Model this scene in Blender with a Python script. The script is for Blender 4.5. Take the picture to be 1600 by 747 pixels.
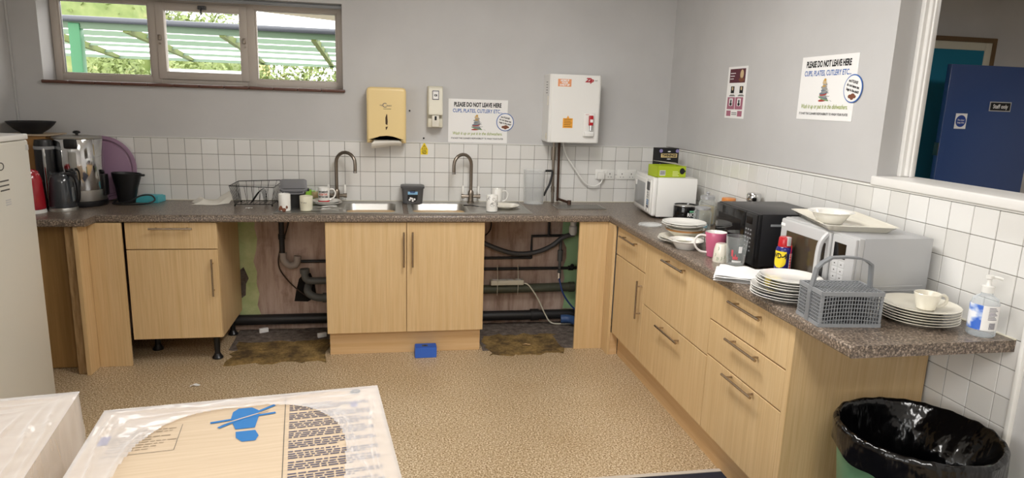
import bpy, bmesh, math, random
from mathutils import Vector, Matrix, noise
from math import sin, cos, pi, radians as rad
random.seed(7)
S = bpy.context.scene
C = S.collection
for o in list(bpy.data.objects): bpy.data.objects.remove(o)

# ------------------------------------------------------------------ camera
cam = bpy.data.cameras.new('camera'); cam.sensor_width = 36; cam.lens = 1046.25/1600*36
cam.clip_start = .05; cam.clip_end = 300
co = bpy.data.objects.new('camera', cam); C.objects.link(co)
co.location = (-2.00261, -4.68817, 1.6203); co.rotation_euler = (1.36704, -.03194, -.17784)
S.camera = co
# ------------------------------------------------------------------ world (overcast sky), exposure
W = bpy.data.worlds.new('overcast'); S.world = W; W.use_nodes = True
W.node_tree.nodes['Background'].inputs[0].default_value = (1, .99, .97, 1)
W.node_tree.nodes['Background'].inputs[1].default_value = 3.2
S.view_settings.view_transform = 'Standard'; S.view_settings.look = 'None'
S.view_settings.gamma = 1; S.view_settings.use_curve_mapping = False
S.view_settings.exposure = .68
# added fill light on the unseen ceiling (lit panels are built in make_fill_light)
FILL_W = 22
# daylight portal at the big side window
def portal(x, y, z, sx, sy, rot):
    l = bpy.data.lights.new('window_portal', 'AREA'); l.shape = 'RECTANGLE'; l.size = sx; l.size_y = sy
    l.cycles.is_portal = True
    o = bpy.data.objects.new('window_portal', l); C.objects.link(o); o.location = (x, y, z); o.rotation_euler = rot
WIN2 = (-6.9, -3.3, .85, 2.55)   # y0,y1,z0,z1 in the left wall
portal(-4.30, (WIN2[0]+WIN2[1])/2, (WIN2[2]+WIN2[3])/2, WIN2[3]-WIN2[2], WIN2[1]-WIN2[0], (0, rad(-90), 0))

# ------------------------------------------------------------------ helpers
def lin(h):
    h = h.lstrip('#'); r = []
    for i in (0, 2, 4):
        c = int(h[i:i+2], 16)/255
        r.append(c/12.92 if c <= .04045 else ((c+.055)/1.055)**2.4)
    return (*r, 1)
MATS = {}
def M(name, col='#808080', rough=.5, metal=0, **k):
    if name in MATS: return MATS[name]
    m = bpy.data.materials.new(name); m.use_nodes = True; MATS[name] = m
    p = m.node_tree.nodes['Principled BSDF']
    p.inputs['Base Color'].default_value = lin(col) if isinstance(col, str) else col
    p.inputs['Roughness'].default_value = rough; p.inputs['Metallic'].default_value = metal
    if 'trans' in k: p.inputs['Transmission Weight'].default_value = k['trans']; p.inputs['IOR'].default_value = k.get('ior', 1.45)
    if 'coat' in k: p.inputs['Coat Weight'].default_value = k['coat']; p.inputs['Coat Roughness'].default_value = .08
    if 'spec' in k: p.inputs['Specular IOR Level'].default_value = k['spec']
    if 'emit' in k: p.inputs['Emission Color'].default_value = lin(k['ecol']) if 'ecol' in k else (1, 1, 1, 1); p.inputs['Emission Strength'].default_value = k['emit']
    return m
def nodes(m): return m.node_tree.nodes, m.node_tree.links, m.node_tree.nodes['Principled BSDF']
def tex(m, kind='Object', scale=(1, 1, 1), rnd=False):
    n, l, p = nodes(m); tc = n.new('ShaderNodeTexCoord'); mp = n.new('ShaderNodeMapping')
    mp.inputs['Scale'].default_value = scale; l.new(tc.outputs[kind], mp.inputs['Vector'])
    if rnd:
        oi = n.new('ShaderNodeObjectInfo'); mu = n.new('ShaderNodeMath'); mu.operation = 'MULTIPLY'; mu.inputs[1].default_value = 37
        l.new(oi.outputs['Random'], mu.inputs[0]); l.new(mu.outputs[0], mp.inputs['Location'])
    return mp.outputs[0]
def ramp(m, src, stops):
    n, l, p = nodes(m); r = n.new('ShaderNodeValToRGB'); e = r.color_ramp.elements
    while len(e) < len(stops): e.new(.5)
    for i, (q, c) in enumerate(stops): e[i].position = q; e[i].color = lin(c) if isinstance(c, str) else c
    l.new(src, r.inputs[0]); return r.outputs[0]
def nz(m, vec, scale, detail=3, rough=.55):
    n, l, p = nodes(m); t = n.new('ShaderNodeTexNoise'); t.inputs['Scale'].default_value = scale
    t.inputs['Detail'].default_value = detail; t.inputs['Roughness'].default_value = rough
    if vec is not None: l.new(vec, t.inputs['Vector'])
    return t.outputs[0]
def bump(m, src, strength=.2, dist=.002):
    n, l, p = nodes(m); b = n.new('ShaderNodeBump'); b.inputs['Strength'].default_value = strength; b.inputs['Distance'].default_value = dist
    l.new(src, b.inputs['Height']); l.new(b.outputs[0], p.inputs['Normal'])
def mixc(m, fac, a, b, mode='MIX'):
    n, l, p = nodes(m); x = n.new('ShaderNodeMix'); x.data_type = 'RGBA'; x.blend_type = mode
    for i, v in ((0, fac), (6, a), (7, b)):
        if isinstance(v, (int, float)): x.inputs[i].default_value = v
        elif isinstance(v, str): x.inputs[i].default_value = lin(v)
        else: l.new(v, x.inputs[i])
    return x.outputs[2]
def setcol(m, src): n, l, p = nodes(m); l.new(src, p.inputs['Base Color'])

class B:
    def __init__(s): s.bm = bmesh.new(); s.mi = 0
    def _pre(s):
        if s.mi:
            for f in s.bm.faces: f.tag = True
    def _post(s):
        if s.mi:
            for f in s.bm.faces:
                if not f.tag: f.material_index = s.mi
    def box(s, x0, x1, y0, y1, z0, z1, bev=0, seg=2, T=None):
        s._pre()
        m = Matrix.Translation(((x0+x1)/2, (y0+y1)/2, (z0+z1)/2)) @ Matrix.Diagonal((abs(x1-x0), abs(y1-y0), abs(z1-z0), 1))
        if T is not None: m = T @ m
        r = bmesh.ops.create_cube(s.bm, size=1, matrix=m)
        if bev:
            es = list({e for v in r['verts'] for e in v.link_edges})
            bmesh.ops.bevel(s.bm, geom=es, offset=bev, segments=seg, profile=.5, affect='EDGES')
        s._post(); return s
    def cyl(s, p0, p1, r0, r1=None, n=16):
        s._pre()
        p0, p1 = Vector(p0), Vector(p1); d = p1-p0
        q = d.to_track_quat('Z', 'Y').to_matrix().to_4x4()
        bmesh.ops.create_cone(s.bm, cap_ends=True, segments=n, radius1=r0, radius2=r0 if r1 is None else r1, depth=d.length,
                              matrix=Matrix.Translation((p0+p1)/2) @ q)
        s._post(); return s
    def lathe(s, prof, c=(0, 0, 0), n=32, T=None, sx=1, sy=1):
        s._pre(); rings = []
        for r, z in prof:
            if r < 1e-6: vs = [s.bm.verts.new((c[0], c[1], c[2]+z))]
            else: vs = [s.bm.verts.new((c[0]+sx*r*cos(2*pi*i/n), c[1]+sy*r*sin(2*pi*i/n), c[2]+z)) for i in range(n)]
            if T is not None:
                for v in vs: v.co = T @ v.co
            rings.append(vs)
        for a, b in zip(rings, rings[1:]):
            for i in range(n):
                j = (i+1) % n
                if len(a) == 1 and len(b) == 1: continue
                if len(a) == 1: f = (a[0], b[j], b[i])
                elif len(b) == 1: f = (a[i], a[j], b[0])
                else: f = (a[i], a[j], b[j], b[i])
                try: s.bm.faces.new(f)
                except ValueError: pass
        s._post(); return s
    def tube(s, pts, r, n=8, sm=0, closed=False):
        s._pre(); P = [Vector(p) for p in pts]
        if sm:
            Q = []; m = len(P)
            for i in range(m if closed else m-1):
                g = (lambda k: P[k % m]) if closed else (lambda k: P[max(0, min(m-1, k))])
                a, b, c, d = g(i-1), g(i), g(i+1), g(i+2)
                for k in range(sm):
                    t = k/sm
                    Q.append(.5*((2*b)+(c-a)*t+(2*a-5*b+4*c-d)*t*t+(3*b-a-3*c+d)*t**3))
            if not closed: Q.append(P[-1])
            P = Q
        m = len(P); rings = []; up = None
        for i in range(m):
            if closed: d = P[(i+1) % m]-P[i-1]
            else: d = P[min(i+1, m-1)]-P[max(i-1, 0)]
            if d.length < 1e-9: d = Vector((0, 0, 1))
            d.normalize()
            if up is None: up = d.orthogonal().normalized()
            else:
                up = up-d*up.dot(d)
                up = up.normalized() if up.length > 1e-6 else d.orthogonal().normalized()
            w = d.cross(up); rr = r[i*len(r)//m] if isinstance(r, (list, tuple)) else r
            rings.append([s.bm.verts.new(P[i]+rr*(cos(2*pi*k/n)*up+sin(2*pi*k/n)*w)) for k in range(n)])
        for i in range(m if closed else m-1):
            a, b = rings[i], rings[(i+1) % m]
            for k in range(n):
                try: s.bm.faces.new((a[k], a[(k+1) % n], b[(k+1) % n], b[k]))
                except ValueError: pass
        if not closed:
            s.bm.faces.new(rings[0][::-1]); s.bm.faces.new(rings[-1])
        s._post(); return s
    def poly(s, vs):
        s._pre(); f = s.bm.faces.new([s.bm.verts.new(v) for v in vs]); s._post(); return s
    def prism(s, pts, d):            # closed polygon of 3-D points swept by vector d
        s._pre(); d = Vector(d); a = [s.bm.verts.new(p) for p in pts]; b = [s.bm.verts.new(Vector(p)+d) for p in pts]; n = len(a)
        s.bm.faces.new(a[::-1]); s.bm.faces.new(b)
        for i in range(n): s.bm.faces.new((a[i], a[(i+1) % n], b[(i+1) % n], b[i]))
        s._post(); return s
    def grid(s, fn, nu, nv, keep=None):
        s._pre(); V = [[s.bm.verts.new(fn(i/nu, j/nv)) for j in range(nv+1)] for i in range(nu+1)]
        for i in range(nu):
            for j in range(nv):
                if keep is None or keep((i+.5)/nu, (j+.5)/nv): s.bm.faces.new((V[i][j], V[i+1][j], V[i+1][j+1], V[i][j+1]))
        for v in [v for v in s.bm.verts if not v.link_faces]: s.bm.verts.remove(v)
        s._post(); return s
    def wall(s, axis, pos, thick, a0, a1, z0, z1, holes=()):   # wall slab with rectangular holes (a0,a1,z0,z1)
        xs = sorted({a0, a1, *[h[0] for h in holes], *[h[1] for h in holes]}); zs = sorted({z0, z1, *[h[2] for h in holes], *[h[3] for h in holes]})
        for i in range(len(xs)-1):
            for j in range(len(zs)-1):
                cx, cz = (xs[i]+xs[i+1])/2, (zs[j]+zs[j+1])/2
                if any(h[0] < cx < h[1] and h[2] < cz < h[3] for h in holes): continue
                if axis == 'y': s.box(xs[i], xs[i+1], pos, pos+thick, zs[j], zs[j+1])
                else: s.box(pos, pos+thick, xs[i], xs[i+1], zs[j], zs[j+1])
        return s
def mesh_of(b, name, mats, smooth=35):
    bmesh.ops.recalc_face_normals(b.bm, faces=b.bm.faces)
    me = bpy.data.meshes.new(name); b.bm.to_mesh(me); b.bm.free()
    for m in (mats if isinstance(mats, (list, tuple)) else [mats]): me.materials.append(m)
    if smooth:
        me.polygons.foreach_set('use_smooth', [True]*len(me.polygons)); me.set_sharp_from_angle(angle=rad(smooth))
    return me
def link(name, me, parent=None, loc=None, rot=None):
    o = bpy.data.objects.new(name, me); C.objects.link(o)
    if parent is not None: o.parent = parent
    if loc is not None: o.location = loc
    if rot is not None: o.rotation_euler = rot
    return o
def obj(name, b, mats, parent=None, loc=None, rot=None, smooth=35): return link(name, mesh_of(b, name, mats, smooth), parent, loc, rot)
def tag(o, label, cat, group=None):
    o['label'] = label; o['category'] = cat
    if group: o['group'] = group
    return o
def struct(o): o['kind'] = 'structure'; return o
def thing(name, label, cat, loc=(0, 0, 0), rz=0, group=None):
    o = bpy.data.objects.new(name, None); C.objects.link(o); o.location = loc; o.rotation_euler = (0, 0, rad(rz)); o.empty_display_size = .05
    return tag(o, label, cat, group)
def copy_tree(o, parent=None):
    c = o.copy(); C.objects.link(c); c.parent = parent
    for ch in list(o.children): copy_tree(ch, c)
    return c
def text_mesh(s, size, mat, xs=1, off=0, align='CENTER', shear=0, wrap=None, ext=0):
    cu = bpy.data.curves.new('lettering', 'FONT'); cu.body = s; cu.size = size; cu.align_x = align; cu.align_y = 'CENTER'; cu.offset = off; cu.resolution_u = 3; cu.shear = shear
    o = bpy.data.objects.new('lettering', cu); C.objects.link(o)
    dg = bpy.context.evaluated_depsgraph_get(); dg.update()
    me = bpy.data.meshes.new_from_object(o.evaluated_get(dg), depsgraph=dg)
    bpy.data.objects.remove(o); bpy.data.curves.remove(cu)
    for v in me.vertices:
        x, y = v.co.x*xs, v.co.y
        if wrap: v.co = (wrap*sin(x/wrap), -wrap*cos(x/wrap), y)
        else: v.co = (x, 0, y)
    me.materials.clear(); me.materials.append(mat); me.name = 'lettering'
    return me
def text(s, size, mat, parent, loc, rot=None, name='lettering', **k): return link(name, text_mesh(s, size, mat, **k), parent, loc, rot)
def rot_z(a): return Matrix.Rotation(rad(a), 4, 'Z')

# ------------------------------------------------------------------ materials
def paint(name, col, var=.06, rough=.6):
    m = M(name, col, rough); v = tex(m, 'Object', (1, 1, 1))
    n, l, p = nodes(m); t = nz(m, v, 1.7, 5)
    base = lin(col); r = ramp(m, t, [(.3, tuple(x*(1-var) for x in base[:3])+(1,)), (.7, tuple(min(1, x*(1+var)) for x in base[:3])+(1,))]); setcol(m, r)
    bump(m, nz(m, v, 180, 2), .12, .001); return m
m_wall = paint('grey_wall_paint', '#c4c3c2')
m_wallL = m_wall
m_ceil = paint('white_ceiling_paint', '#e4e2dd')
m_white = M('white_gloss_paint', '#e6e4e0', .35)
m_tile = M('glazed_white_tile', '#e2e1dd', .12, coat=.3)
_n, _l, _p = nodes(m_tile); _oi = _n.new('ShaderNodeObjectInfo')
setcol(m_tile, ramp(m_tile, _oi.outputs['Random'], [(0, '#d9d7d2'), (1, '#e6e5e2')])); bump(m_tile, nz(m_tile, tex(m_tile, 'Object', (1, 1, 1), True), 14, 2), .08, .002)
m_grout = M('grey_tile_grout', '#8d8983', .9)
m_wood = M('beech_laminate', '#dcb981', .42)
_v = tex(m_wood, 'Object', (22, 22, .9), True)
_a = ramp(m_wood, nz(m_wood, _v, 1.6, 5, .6), [(.25, '#d3b281'), (.5, '#d9ba8b'), (.8, '#dfc397')])
_b = ramp(m_wood, nz(m_wood, tex(m_wood, 'Object', (110, 110, 2.2), True), 1.5, 3), [(.35, '#e9e3d8'), (.6, '#ffffff')])
setcol(m_wood, mixc(m_wood, .55, _a, _b, 'MULTIPLY'))
m_woodh = M('beech_laminate_cross_grain', '#d8b47c', .45)
_v = tex(m_woodh, 'Object', (.9, .9, 26), True)
setcol(m_woodh, ramp(m_woodh, nz(m_woodh, _v, 1.6, 5, .6), [(.25, '#c9a270'), (.5, '#d5b182'), (.8, '#dfc094')]))
m_woodd = M('brown_back_board', '#a9824f', .5)
setcol(m_woodd, ramp(m_woodd, nz(m_woodd, tex(m_woodd, 'Object', (25, 25, .8), True), 1.6, 5), [(.3, '#94703f'), (.7, '#b08a56')]))
m_raw = M('raw_chipboard_edge', '#a68659', .85)
setcol(m_raw, ramp(m_raw, nz(m_raw, tex(m_raw, 'Object', (8, 8, 1)), 9, 5), [(.3, '#8a6a42'), (.7, '#b8986c')]))
m_top = M('speckled_brown_worktop', '#6b5c55', .3)
_v = tex(m_top, 'Object', (1, 1, 1))
_a = ramp(m_top, nz(m_top, _v, 125, 3, .75), [(.38, '#261f1b'), (.46, '#524539'), (.54, '#776859'), (.64, '#b9a896')])
setcol(m_top, mixc(m_top, .22, _a, ramp(m_top, nz(m_top, _v, 300, 2), [(.35, '#3a312c'), (.65, '#b3a497')])))
m_floor = M('speckled_beige_vinyl', '#c2a67b', .45)
_v = tex(m_floor, 'Object', (1, 1, 1))
_a = ramp(m_floor, nz(m_floor, _v, 120, 3, .75), [(.40, '#75592f'), (.47, '#ae9775'), (.55, '#c9b595'), (.62, '#f0e3cf')])
_b = ramp(m_floor, nz(m_floor, _v, 1.3, 4), [(.35, '#e2d8c8'), (.65, '#ffffff')])
setcol(m_floor, mixc(m_floor, .6, _a, _b, 'MULTIPLY')); bump(m_floor, nz(m_floor, _v, 170, 2), .03, .001)
m_carpet = M('navy_carpet', '#20212f', .95); bump(m_carpet, nz(m_carpet, tex(m_carpet), 400, 2), .5, .003)
m_steel = M('brushed_stainless_steel', '#bab8b3', .38, 1)
bump(m_steel, nz(m_steel, tex(m_steel, 'Object', (6, 300, 6)), 2, 2), .04, .001)
m_nickel = M('brushed_nickel', '#8f857a', .3, 1)
m_chrome = M('polished_chrome', '#cfcfcf', .08, 1)
m_hand = M('satin_bar_handle', '#b3a595', .26, 1)
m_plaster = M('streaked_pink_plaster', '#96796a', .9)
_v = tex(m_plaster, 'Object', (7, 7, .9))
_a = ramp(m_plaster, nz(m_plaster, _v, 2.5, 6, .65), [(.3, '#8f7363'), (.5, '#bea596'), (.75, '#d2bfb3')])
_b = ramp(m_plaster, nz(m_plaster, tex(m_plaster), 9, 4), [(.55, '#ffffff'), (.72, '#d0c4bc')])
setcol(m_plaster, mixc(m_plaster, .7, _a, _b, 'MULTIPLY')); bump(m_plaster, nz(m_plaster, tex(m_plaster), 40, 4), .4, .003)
m_greenp = M('old_green_wall_paint', '#a9bd84', .8)
setcol(m_greenp, ramp(m_greenp, nz(m_greenp, tex(m_greenp), 14, 4), [(.3, '#b3c487'), (.7, '#cfd6a2')]))
m_greenp2 = M('old_mint_wall_paint', '#a3c795', .8)
m_dirt = M('stained_old_flooring', '#7d6436', .95)
_v = tex(m_dirt)
setcol(m_dirt, mixc(m_dirt, ramp(m_dirt, nz(m_dirt, _v, 7, 6, .7), [(.38, '#000000'), (.62, '#ffffff')]), '#4a3920', ramp(m_dirt, nz(m_dirt, _v, 90, 3), [(.3, '#7d6233'), (.7, '#a88c55')])))
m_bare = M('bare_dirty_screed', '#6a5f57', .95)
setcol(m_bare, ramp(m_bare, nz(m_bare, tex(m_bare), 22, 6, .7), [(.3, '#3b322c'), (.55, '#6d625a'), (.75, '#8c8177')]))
m_black = M('black_plastic', '#141416', .35)
m_blackg = M('black_gloss', '#08080a', .08)
m_pipeb = M('black_painted_pipe', '#1d1c1d', .5)
m_pipeg = M('grey_waste_pipe', '#5b5c5a', .5)
m_pipegr = M('dark_green_pipe', '#4d4f3f', .6)
m_cop = M('tarnished_copper', '#4d372b', .5, .6)
m_dkgrey = M('dark_grey_plastic', '#4b4b4d', .4)
m_grey = M('mid_grey_plastic', '#8d9093', .45)
m_silver = M('silver_painted_metal', '#b7b8ba', .35, .35)
m_silvg = M('silver_plastic', '#bdbdbd', .4, .1)
m_wplast = M('white_plastic', '#e9e8e3', .3)
m_wenam = M('white_enamel', '#ecebe7', .25, coat=.3)
m_cream = M('cream_plastic', '#d9d4c1', .4)
m_yelpl = M('aged_yellow_plastic', '#e9cf94', .35)
m_china = M('white_china', '#eceae4', .12, coat=.5)
m_ivory = M('ivory_china', '#e4dfd0', .12, coat=.5)
m_paper = M('white_paper', '#f0efed', .7)
m_sheet = M('paper_towel', '#e4e0d6', .9)
m_card = M('brown_cardboard', '#c9ae8b', .8); setcol(m_card, ramp(m_card, nz(m_card, tex(m_card, 'Object', (3, 60, 60)), 2, 3), [(.3, '#c3ae93'), (.7, '#cdb99f')]))
m_cardd = M('dark_cardboard', '#9c7342', .8)
m_ink = M('black_ink', '#101012', .7); m_inkg = M('grey_ink', '#55534f', .8); m_blue = M('blue_ink', '#2f62ad', .7); m_olive = M('olive_ink', '#8fa12e', .7)
m_inkb = M('slate_ink', '#565468', .8)
m_bluepr = M('carton_blue_print', '#276fae', .7)
m_red = M('red_plastic', '#b51f28', .25); m_redk = M('red_kettle_enamel', '#a51e2a', .2, coat=.4)
m_purple = M('purple_translucent_plastic', '#a0819a', .35)
m_teal = M('turquoise_plastic', '#4fb3bf', .35)
m_green = M('green_bin_plastic', '#628c6b', .4)
m_lime = M('lime_green_card', '#a9bd1f', .5)
m_sill = M('brown_quarry_tile', '#5f3c30', .4)
m_alu = M('aged_aluminium', '#c4bbb1', .45, 0)
m_blued = M('navy_door_paint', '#304a7e', .25, coat=.4); bump(m_blued, nz(m_blued, tex(m_blued), 9, 3), .06, .004)
m_tealf = M('teal_felt', '#1d7a97', .95)
m_oak = M('dark_wood_frame', '#6b5233', .5)
m_pink = M('pink_glaze', '#c0607f', .2, coat=.4)
m_yellow = M('yellow_sticker', '#f0d321', .5)
m_orange = M('orange_sticker', '#eba63a', .6)
m_bluebox = M('blue_card_box', '#1f57b5', .5)
def seethru(name, col, fac, rough=.05, gl=1.0):   # thin clear sheet: transparent mixed with a glossy plastic
    m = bpy.data.materials.new(name); m.use_nodes = True; n = m.node_tree.nodes; l = m.node_tree.links
    p = n['Principled BSDF']; p.inputs['Base Color'].default_value = lin(col); p.inputs['Roughness'].default_value = rough
    t = n.new('ShaderNodeBsdfTransparent'); mx = n.new('ShaderNodeMixShader'); lw = n.new('ShaderNodeLayerWeight'); lw.inputs[0].default_value = .5; fr = n.new('ShaderNodeMath'); fr.operation = 'POWER'; fr.inputs[1].default_value = 3.5; l.new(lw.outputs['Facing'], fr.inputs[0])
    ad = n.new('ShaderNodeMath'); ad.operation = 'ADD'; ad.use_clamp = True; ad.inputs[1].default_value = fac; l.new(fr.outputs[0], ad.inputs[0])
    l.new(ad.outputs[0], mx.inputs[0]); l.new(t.outputs[0], mx.inputs[1]); l.new(p.outputs[0], mx.inputs[2]); l.new(mx.outputs[0], n['Material Output'].inputs[0])
    MATS[name] = m; return m
m_pane = seethru('window_glass', '#ffffff', 0, .02)
m_clear = seethru('clear_plastic', '#f2f5f5', .10, .08)
m_glass = seethru('clear_glass', '#e6ecea', .08, .03)
m_film = seethru('lit_stretch_film', '#efedee', .30, .09)  # layered film on top; its bright reflection is also put into the white
m_film2 = seethru('shaded_side_film', '#e9e6e6', .10, .09)  # clearer copy for the sides, their darker reflection put into the mix
for _m in (m_film, m_film2):
    _n, _l, _p = nodes(_m); _v = tex(_m, 'Object', (5, 9, 5)); _w = _n.new('ShaderNodeMix'); _w.data_type = 'VECTOR'; _w.inputs[0].default_value = .12
    _t = _n.new('ShaderNodeTexNoise'); _t.inputs['Scale'].default_value = 1.4; _l.new(_v, _t.inputs['Vector']); _l.new(_v, _w.inputs[4]); _l.new(_t.outputs['Color'], _w.inputs[5])
    _o = _n.new('ShaderNodeTexVoronoi'); _o.feature = 'DISTANCE_TO_EDGE'; _o.inputs['Scale'].default_value = .55; _l.new(_w.outputs[1], _o.inputs['Vector'])
    _s = _n.new('ShaderNodeMath'); _s.operation = 'ADD'; _l.new(_o.outputs['Distance'], _s.inputs[0]); _l.new(nz(_m, _v, .8, 2, .45), _s.inputs[1])
    bump(_m, _s.outputs[0], .5, .02)
m_liner = M('black_bin_liner', '#060607', .16); bump(m_liner, nz(m_liner, tex(m_liner, 'Object', (9, 9, 4)), 1.5, 3, .5), .8, .022)
m_gel = seethru('clear_gel_bottle', '#dfe8ee', .25, .05)

# ------------------------------------------------------------------ room shell
Z = .91; T = .10108; ZT = Z+4*T; XL = -4.267
fl = struct(obj('floor', B().box(XL-.2, .2, -7.2, .15, -.1, 0), m_floor, smooth=0))
WO = (-4.10, -2.303, 1.655, 2.2)
wb = struct(obj('wall_back', B().wall('y', .006, .24, XL-.2, .16, 0, 2.75, [WO]), m_wall, smooth=0))
wl = struct(obj('wall_left', B().wall('x', XL-.2, .2, -7.2, .006, 0, 2.75, [WIN2]), m_wall, smooth=0))
HATCH = (-3.7, -2.2, 1.33, 2.3)
wr = struct(obj('wall_right', B().wall('x', .006, .15, -7.2, .006, 0, 2.75, [HATCH]), m_wall, smooth=0))
wf = struct(obj('wall_front', B().box(XL-.2, .16, -7.2, -7.0, 0, 2.75), m_wall, smooth=0))
ce = struct(obj('ceiling', B().box(XL-.2, 5.2, -7.2, .8, 2.7, 2.8), m_ceil, smooth=0))
# carpet beyond the vinyl
ca = struct(obj('floor_carpet', B().box(-2.4, -.53, -4.2, -2.15, .0, .006), m_carpet, smooth=0)); ca.rotation_euler = (0, 0, 0)
tr = struct(obj('trim_1', B().box(-2.4, -.53, -2.152, -2.13, .0, .009), m_alu, smooth=0))
# room beyond the hatch
struct(obj('floor_corridor', B().box(.2, 5.2, -7.2, .8, -.1, 0), m_floor, smooth=0))
struct(obj('wall_corridor_end', B().box(.16, 5.2, .5, .7, 0, 2.75), m_wall, smooth=0))
struct(obj('wall_corridor_side', B().box(5.0, 5.2, -7.2, .7, 0, 2.75), m_wall, smooth=0))
struct(obj('wall_corridor_front', B().box(.16, 5.2, -7.2, -7.0, 0, 2.75), m_wall, smooth=0))

# wall tiles: one shared mesh, one object each
g = .0026
def tile_mesh(w, h): return mesh_of(B().box(-w/2, w/2, -.0, .006, -h/2, h/2, .0016, 1), 'tile', m_tile)
tile_full = tile_mesh(T-g, T-g); tcache = {}
def tile(parent, a, z, w=T, h=T, side=False):
    key = (round(w, 4), round(h, 4)); me = tile_full if key == (round(T, 4), round(T, 4)) else tcache.setdefault(key, tile_mesh(w-g, h-g))
    j = random.uniform(-.0006, .0004)
    if side: link('tile', me, parent, (j, a, z), (0, 0, rad(-90)))
    else: link('tile', me, parent, (a, j, z))
obj('grout', B().box(XL, 0, .003, .0065, Z-.01, ZT+.004), m_grout, wb, smooth=0)
xs = [0., -.0761]; x = -.17714
while x > XL: xs.append(x); x -= T
xs.append(XL)
for r in range(4):
    for a, b in zip(xs, xs[1:]):
        if a-b > .012: tile(wb, (a+b)/2, Z+(r+.5)*T, a-b if abs(a-b-T) > .001 else T)
obj('grout', B().box(.003, .0065, -2.975, 0, Z-.01, ZT+.014).box(.003, .0065, -2.975, -2.5, 0, Z), m_grout, wr, smooth=0)
ys = [0.]; y = -2.30197+22*T
while y > -2.975: ys.append(y); y -= T
ys.append(-2.975)
for a, b in zip(ys, ys[1:]):
    if a-b < .012: continue
    w = a-b if abs(a-b-T) > .001 else T
    for r in range(4): tile(wr, (a+b)/2, Z+(r+.5)*T, w, T, True)
    if b < -2.60:
        for r in range(1, 7): tile(wr, (a+b)/2, Z-(r-.5)*T, w, T, True)
obj('tile_trim', B().box(-.004, .006, -2.975, 0, ZT+.001, ZT+.009, .001, 1), m_wplast, wr)
obj('tile_trim', B().box(XL, 0, -.004, .006, ZT+.001, ZT+.006, .001, 1), m_wplast, wb)
obj('sealant_bead', B().box(XL, 0, -.008, .004, Z-.001, Z+.004, .002, 1), m_cream, wb)
obj('sealant_bead', B().box(-.008, .004, -2.95, -.02, Z-.001, Z+.004, .002, 1), m_cream, wr)
obj('edge_trim', B().box(-.012, .01, -2.99, -2.974, 0, HATCH[2], .003, 2), m_wplast, wr)
# hatch lining
struct(obj('trim_2', B().box(-.012, .19, -3.7, -2.19, 1.322, 1.36, .006, 3), m_white))
struct(obj('trim_3', B().box(.10, .17, -2.225, -2.2, 1.36, 2.3, .004, 2).box(.115, .155, -2.24, -2.22, 1.36, 2.3, .008, 3).box(.128, .142, -2.248, -2.235, 1.36, 2.3, .004, 2), m_white))
struct(obj('trim_4', B().box(XL, XL+.012, -.012, .006, ZT, 2.7, .004, 2), m_wall))

# bare wall under the worktop in the appliance gaps
obj('bare_plaster', B().box(XL, -.6, -.001, .0062, .0, .872), m_plaster, wb, smooth=0)  # run on to the left corner to darken the shaded space under the cabinet
def blotch(pts, d): return B().prism([(x, y, z) for x, y, z in pts], d)
random.seed(3)
def ragged(x0, x1, z0, z1, y, amp=.012, n=9, right=True):
    L = [(x0+(random.uniform(-amp, amp)*.3), z0+(z1-z0)*i/n) for i in range(n+1)]; R = [(x1+random.uniform(-amp, amp), z0+(z1-z0)*i/n) for i in range(n+1)]
    return [(x, y, z) for x, z in L]+[(x, y, z) for x, z in R[::-1]]
obj('green_paint_patch', blotch(ragged(-3.02, -2.905, .1, .80, -.0025, .022), (0, .003, 0)), m_greenp, wb, smooth=0)
obj('green_paint_patch', blotch(ragged(-.60, -.735, .1, .80, -.0025, .025), (0, .003, 0)), m_greenp2, wb, smooth=0)
obj('grey_filler_patch', blotch([(-3.02, -.004, .42), (-2.985, -.004, .45), (-2.955, -.004, .37), (-2.975, -.004, .33), (-2.98, -.004, .25), (-3.02, -.004, .22)], (0, .002, 0)), m_bare, wb, smooth=0)
obj('wall_hole', blotch([(-2.66, -.003, .20), (-2.645, -.003, .28), (-2.625, -.003, .36), (-2.585, -.003, .405), (-2.545, -.003, .40), (-2.52, -.003, .33), (-2.51, -.003, .23), (-2.57, -.003, .195)], (0, .002, 0)), M('dark_cavity', '#17120f', 1), wb, smooth=0)
for p in ((-1.865, 1.531), (-1.769, 1.348)): obj('screw_hole', B().cyl((p[0], .003, p[1]), (p[0], -.002, p[1]), .006, n=10), m_ink, wb)

# ------------------------------------------------------------------ window in the back wall
w1 = struct(thing('window_1', '', '')); del w1['label']; del w1['category']
Y0, Y1 = .165, .215
def rect_frame(b, x0, x1, z0, z1, w, y0, y1, bev=.004):
    b.box(x0, x0+w, y0, y1, z0, z1, bev).box(x1-w, x1, y0, y1, z0, z1, bev).box(x0+w*.9, x1-w*.9, y0, y1, z0, z0+w, bev).box(x0+w*.9, x1-w*.9, y0, y1, z1-w, z1, bev); return b
XA, XB, XC, XD = -4.098, -3.495, -2.905, -2.305; ZB, ZTp = 1.657, 2.199
obj('frame', rect_frame(B(), XA, XD, ZB, ZTp, .042, Y0, Y1).box(XB-.028, XB+.028, Y0-.003, Y1, ZB+.002, ZTp-.002, .004).box(XC-.028, XC+.028, Y0-.003, Y1, ZB+.002, ZTp-.002, .004), m_alu, w1)
obj('bead', rect_frame(B(), XA+.04, XB-.026, ZB+.038, ZTp-.038, .014, Y0+.008, Y1-.01, .002), m_alu, w1)
obj('bead', rect_frame(B(), XC+.026, XD-.04, ZB+.038, ZTp-.038, .014, Y0+.008, Y1-.01, .002), m_alu, w1)
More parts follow.
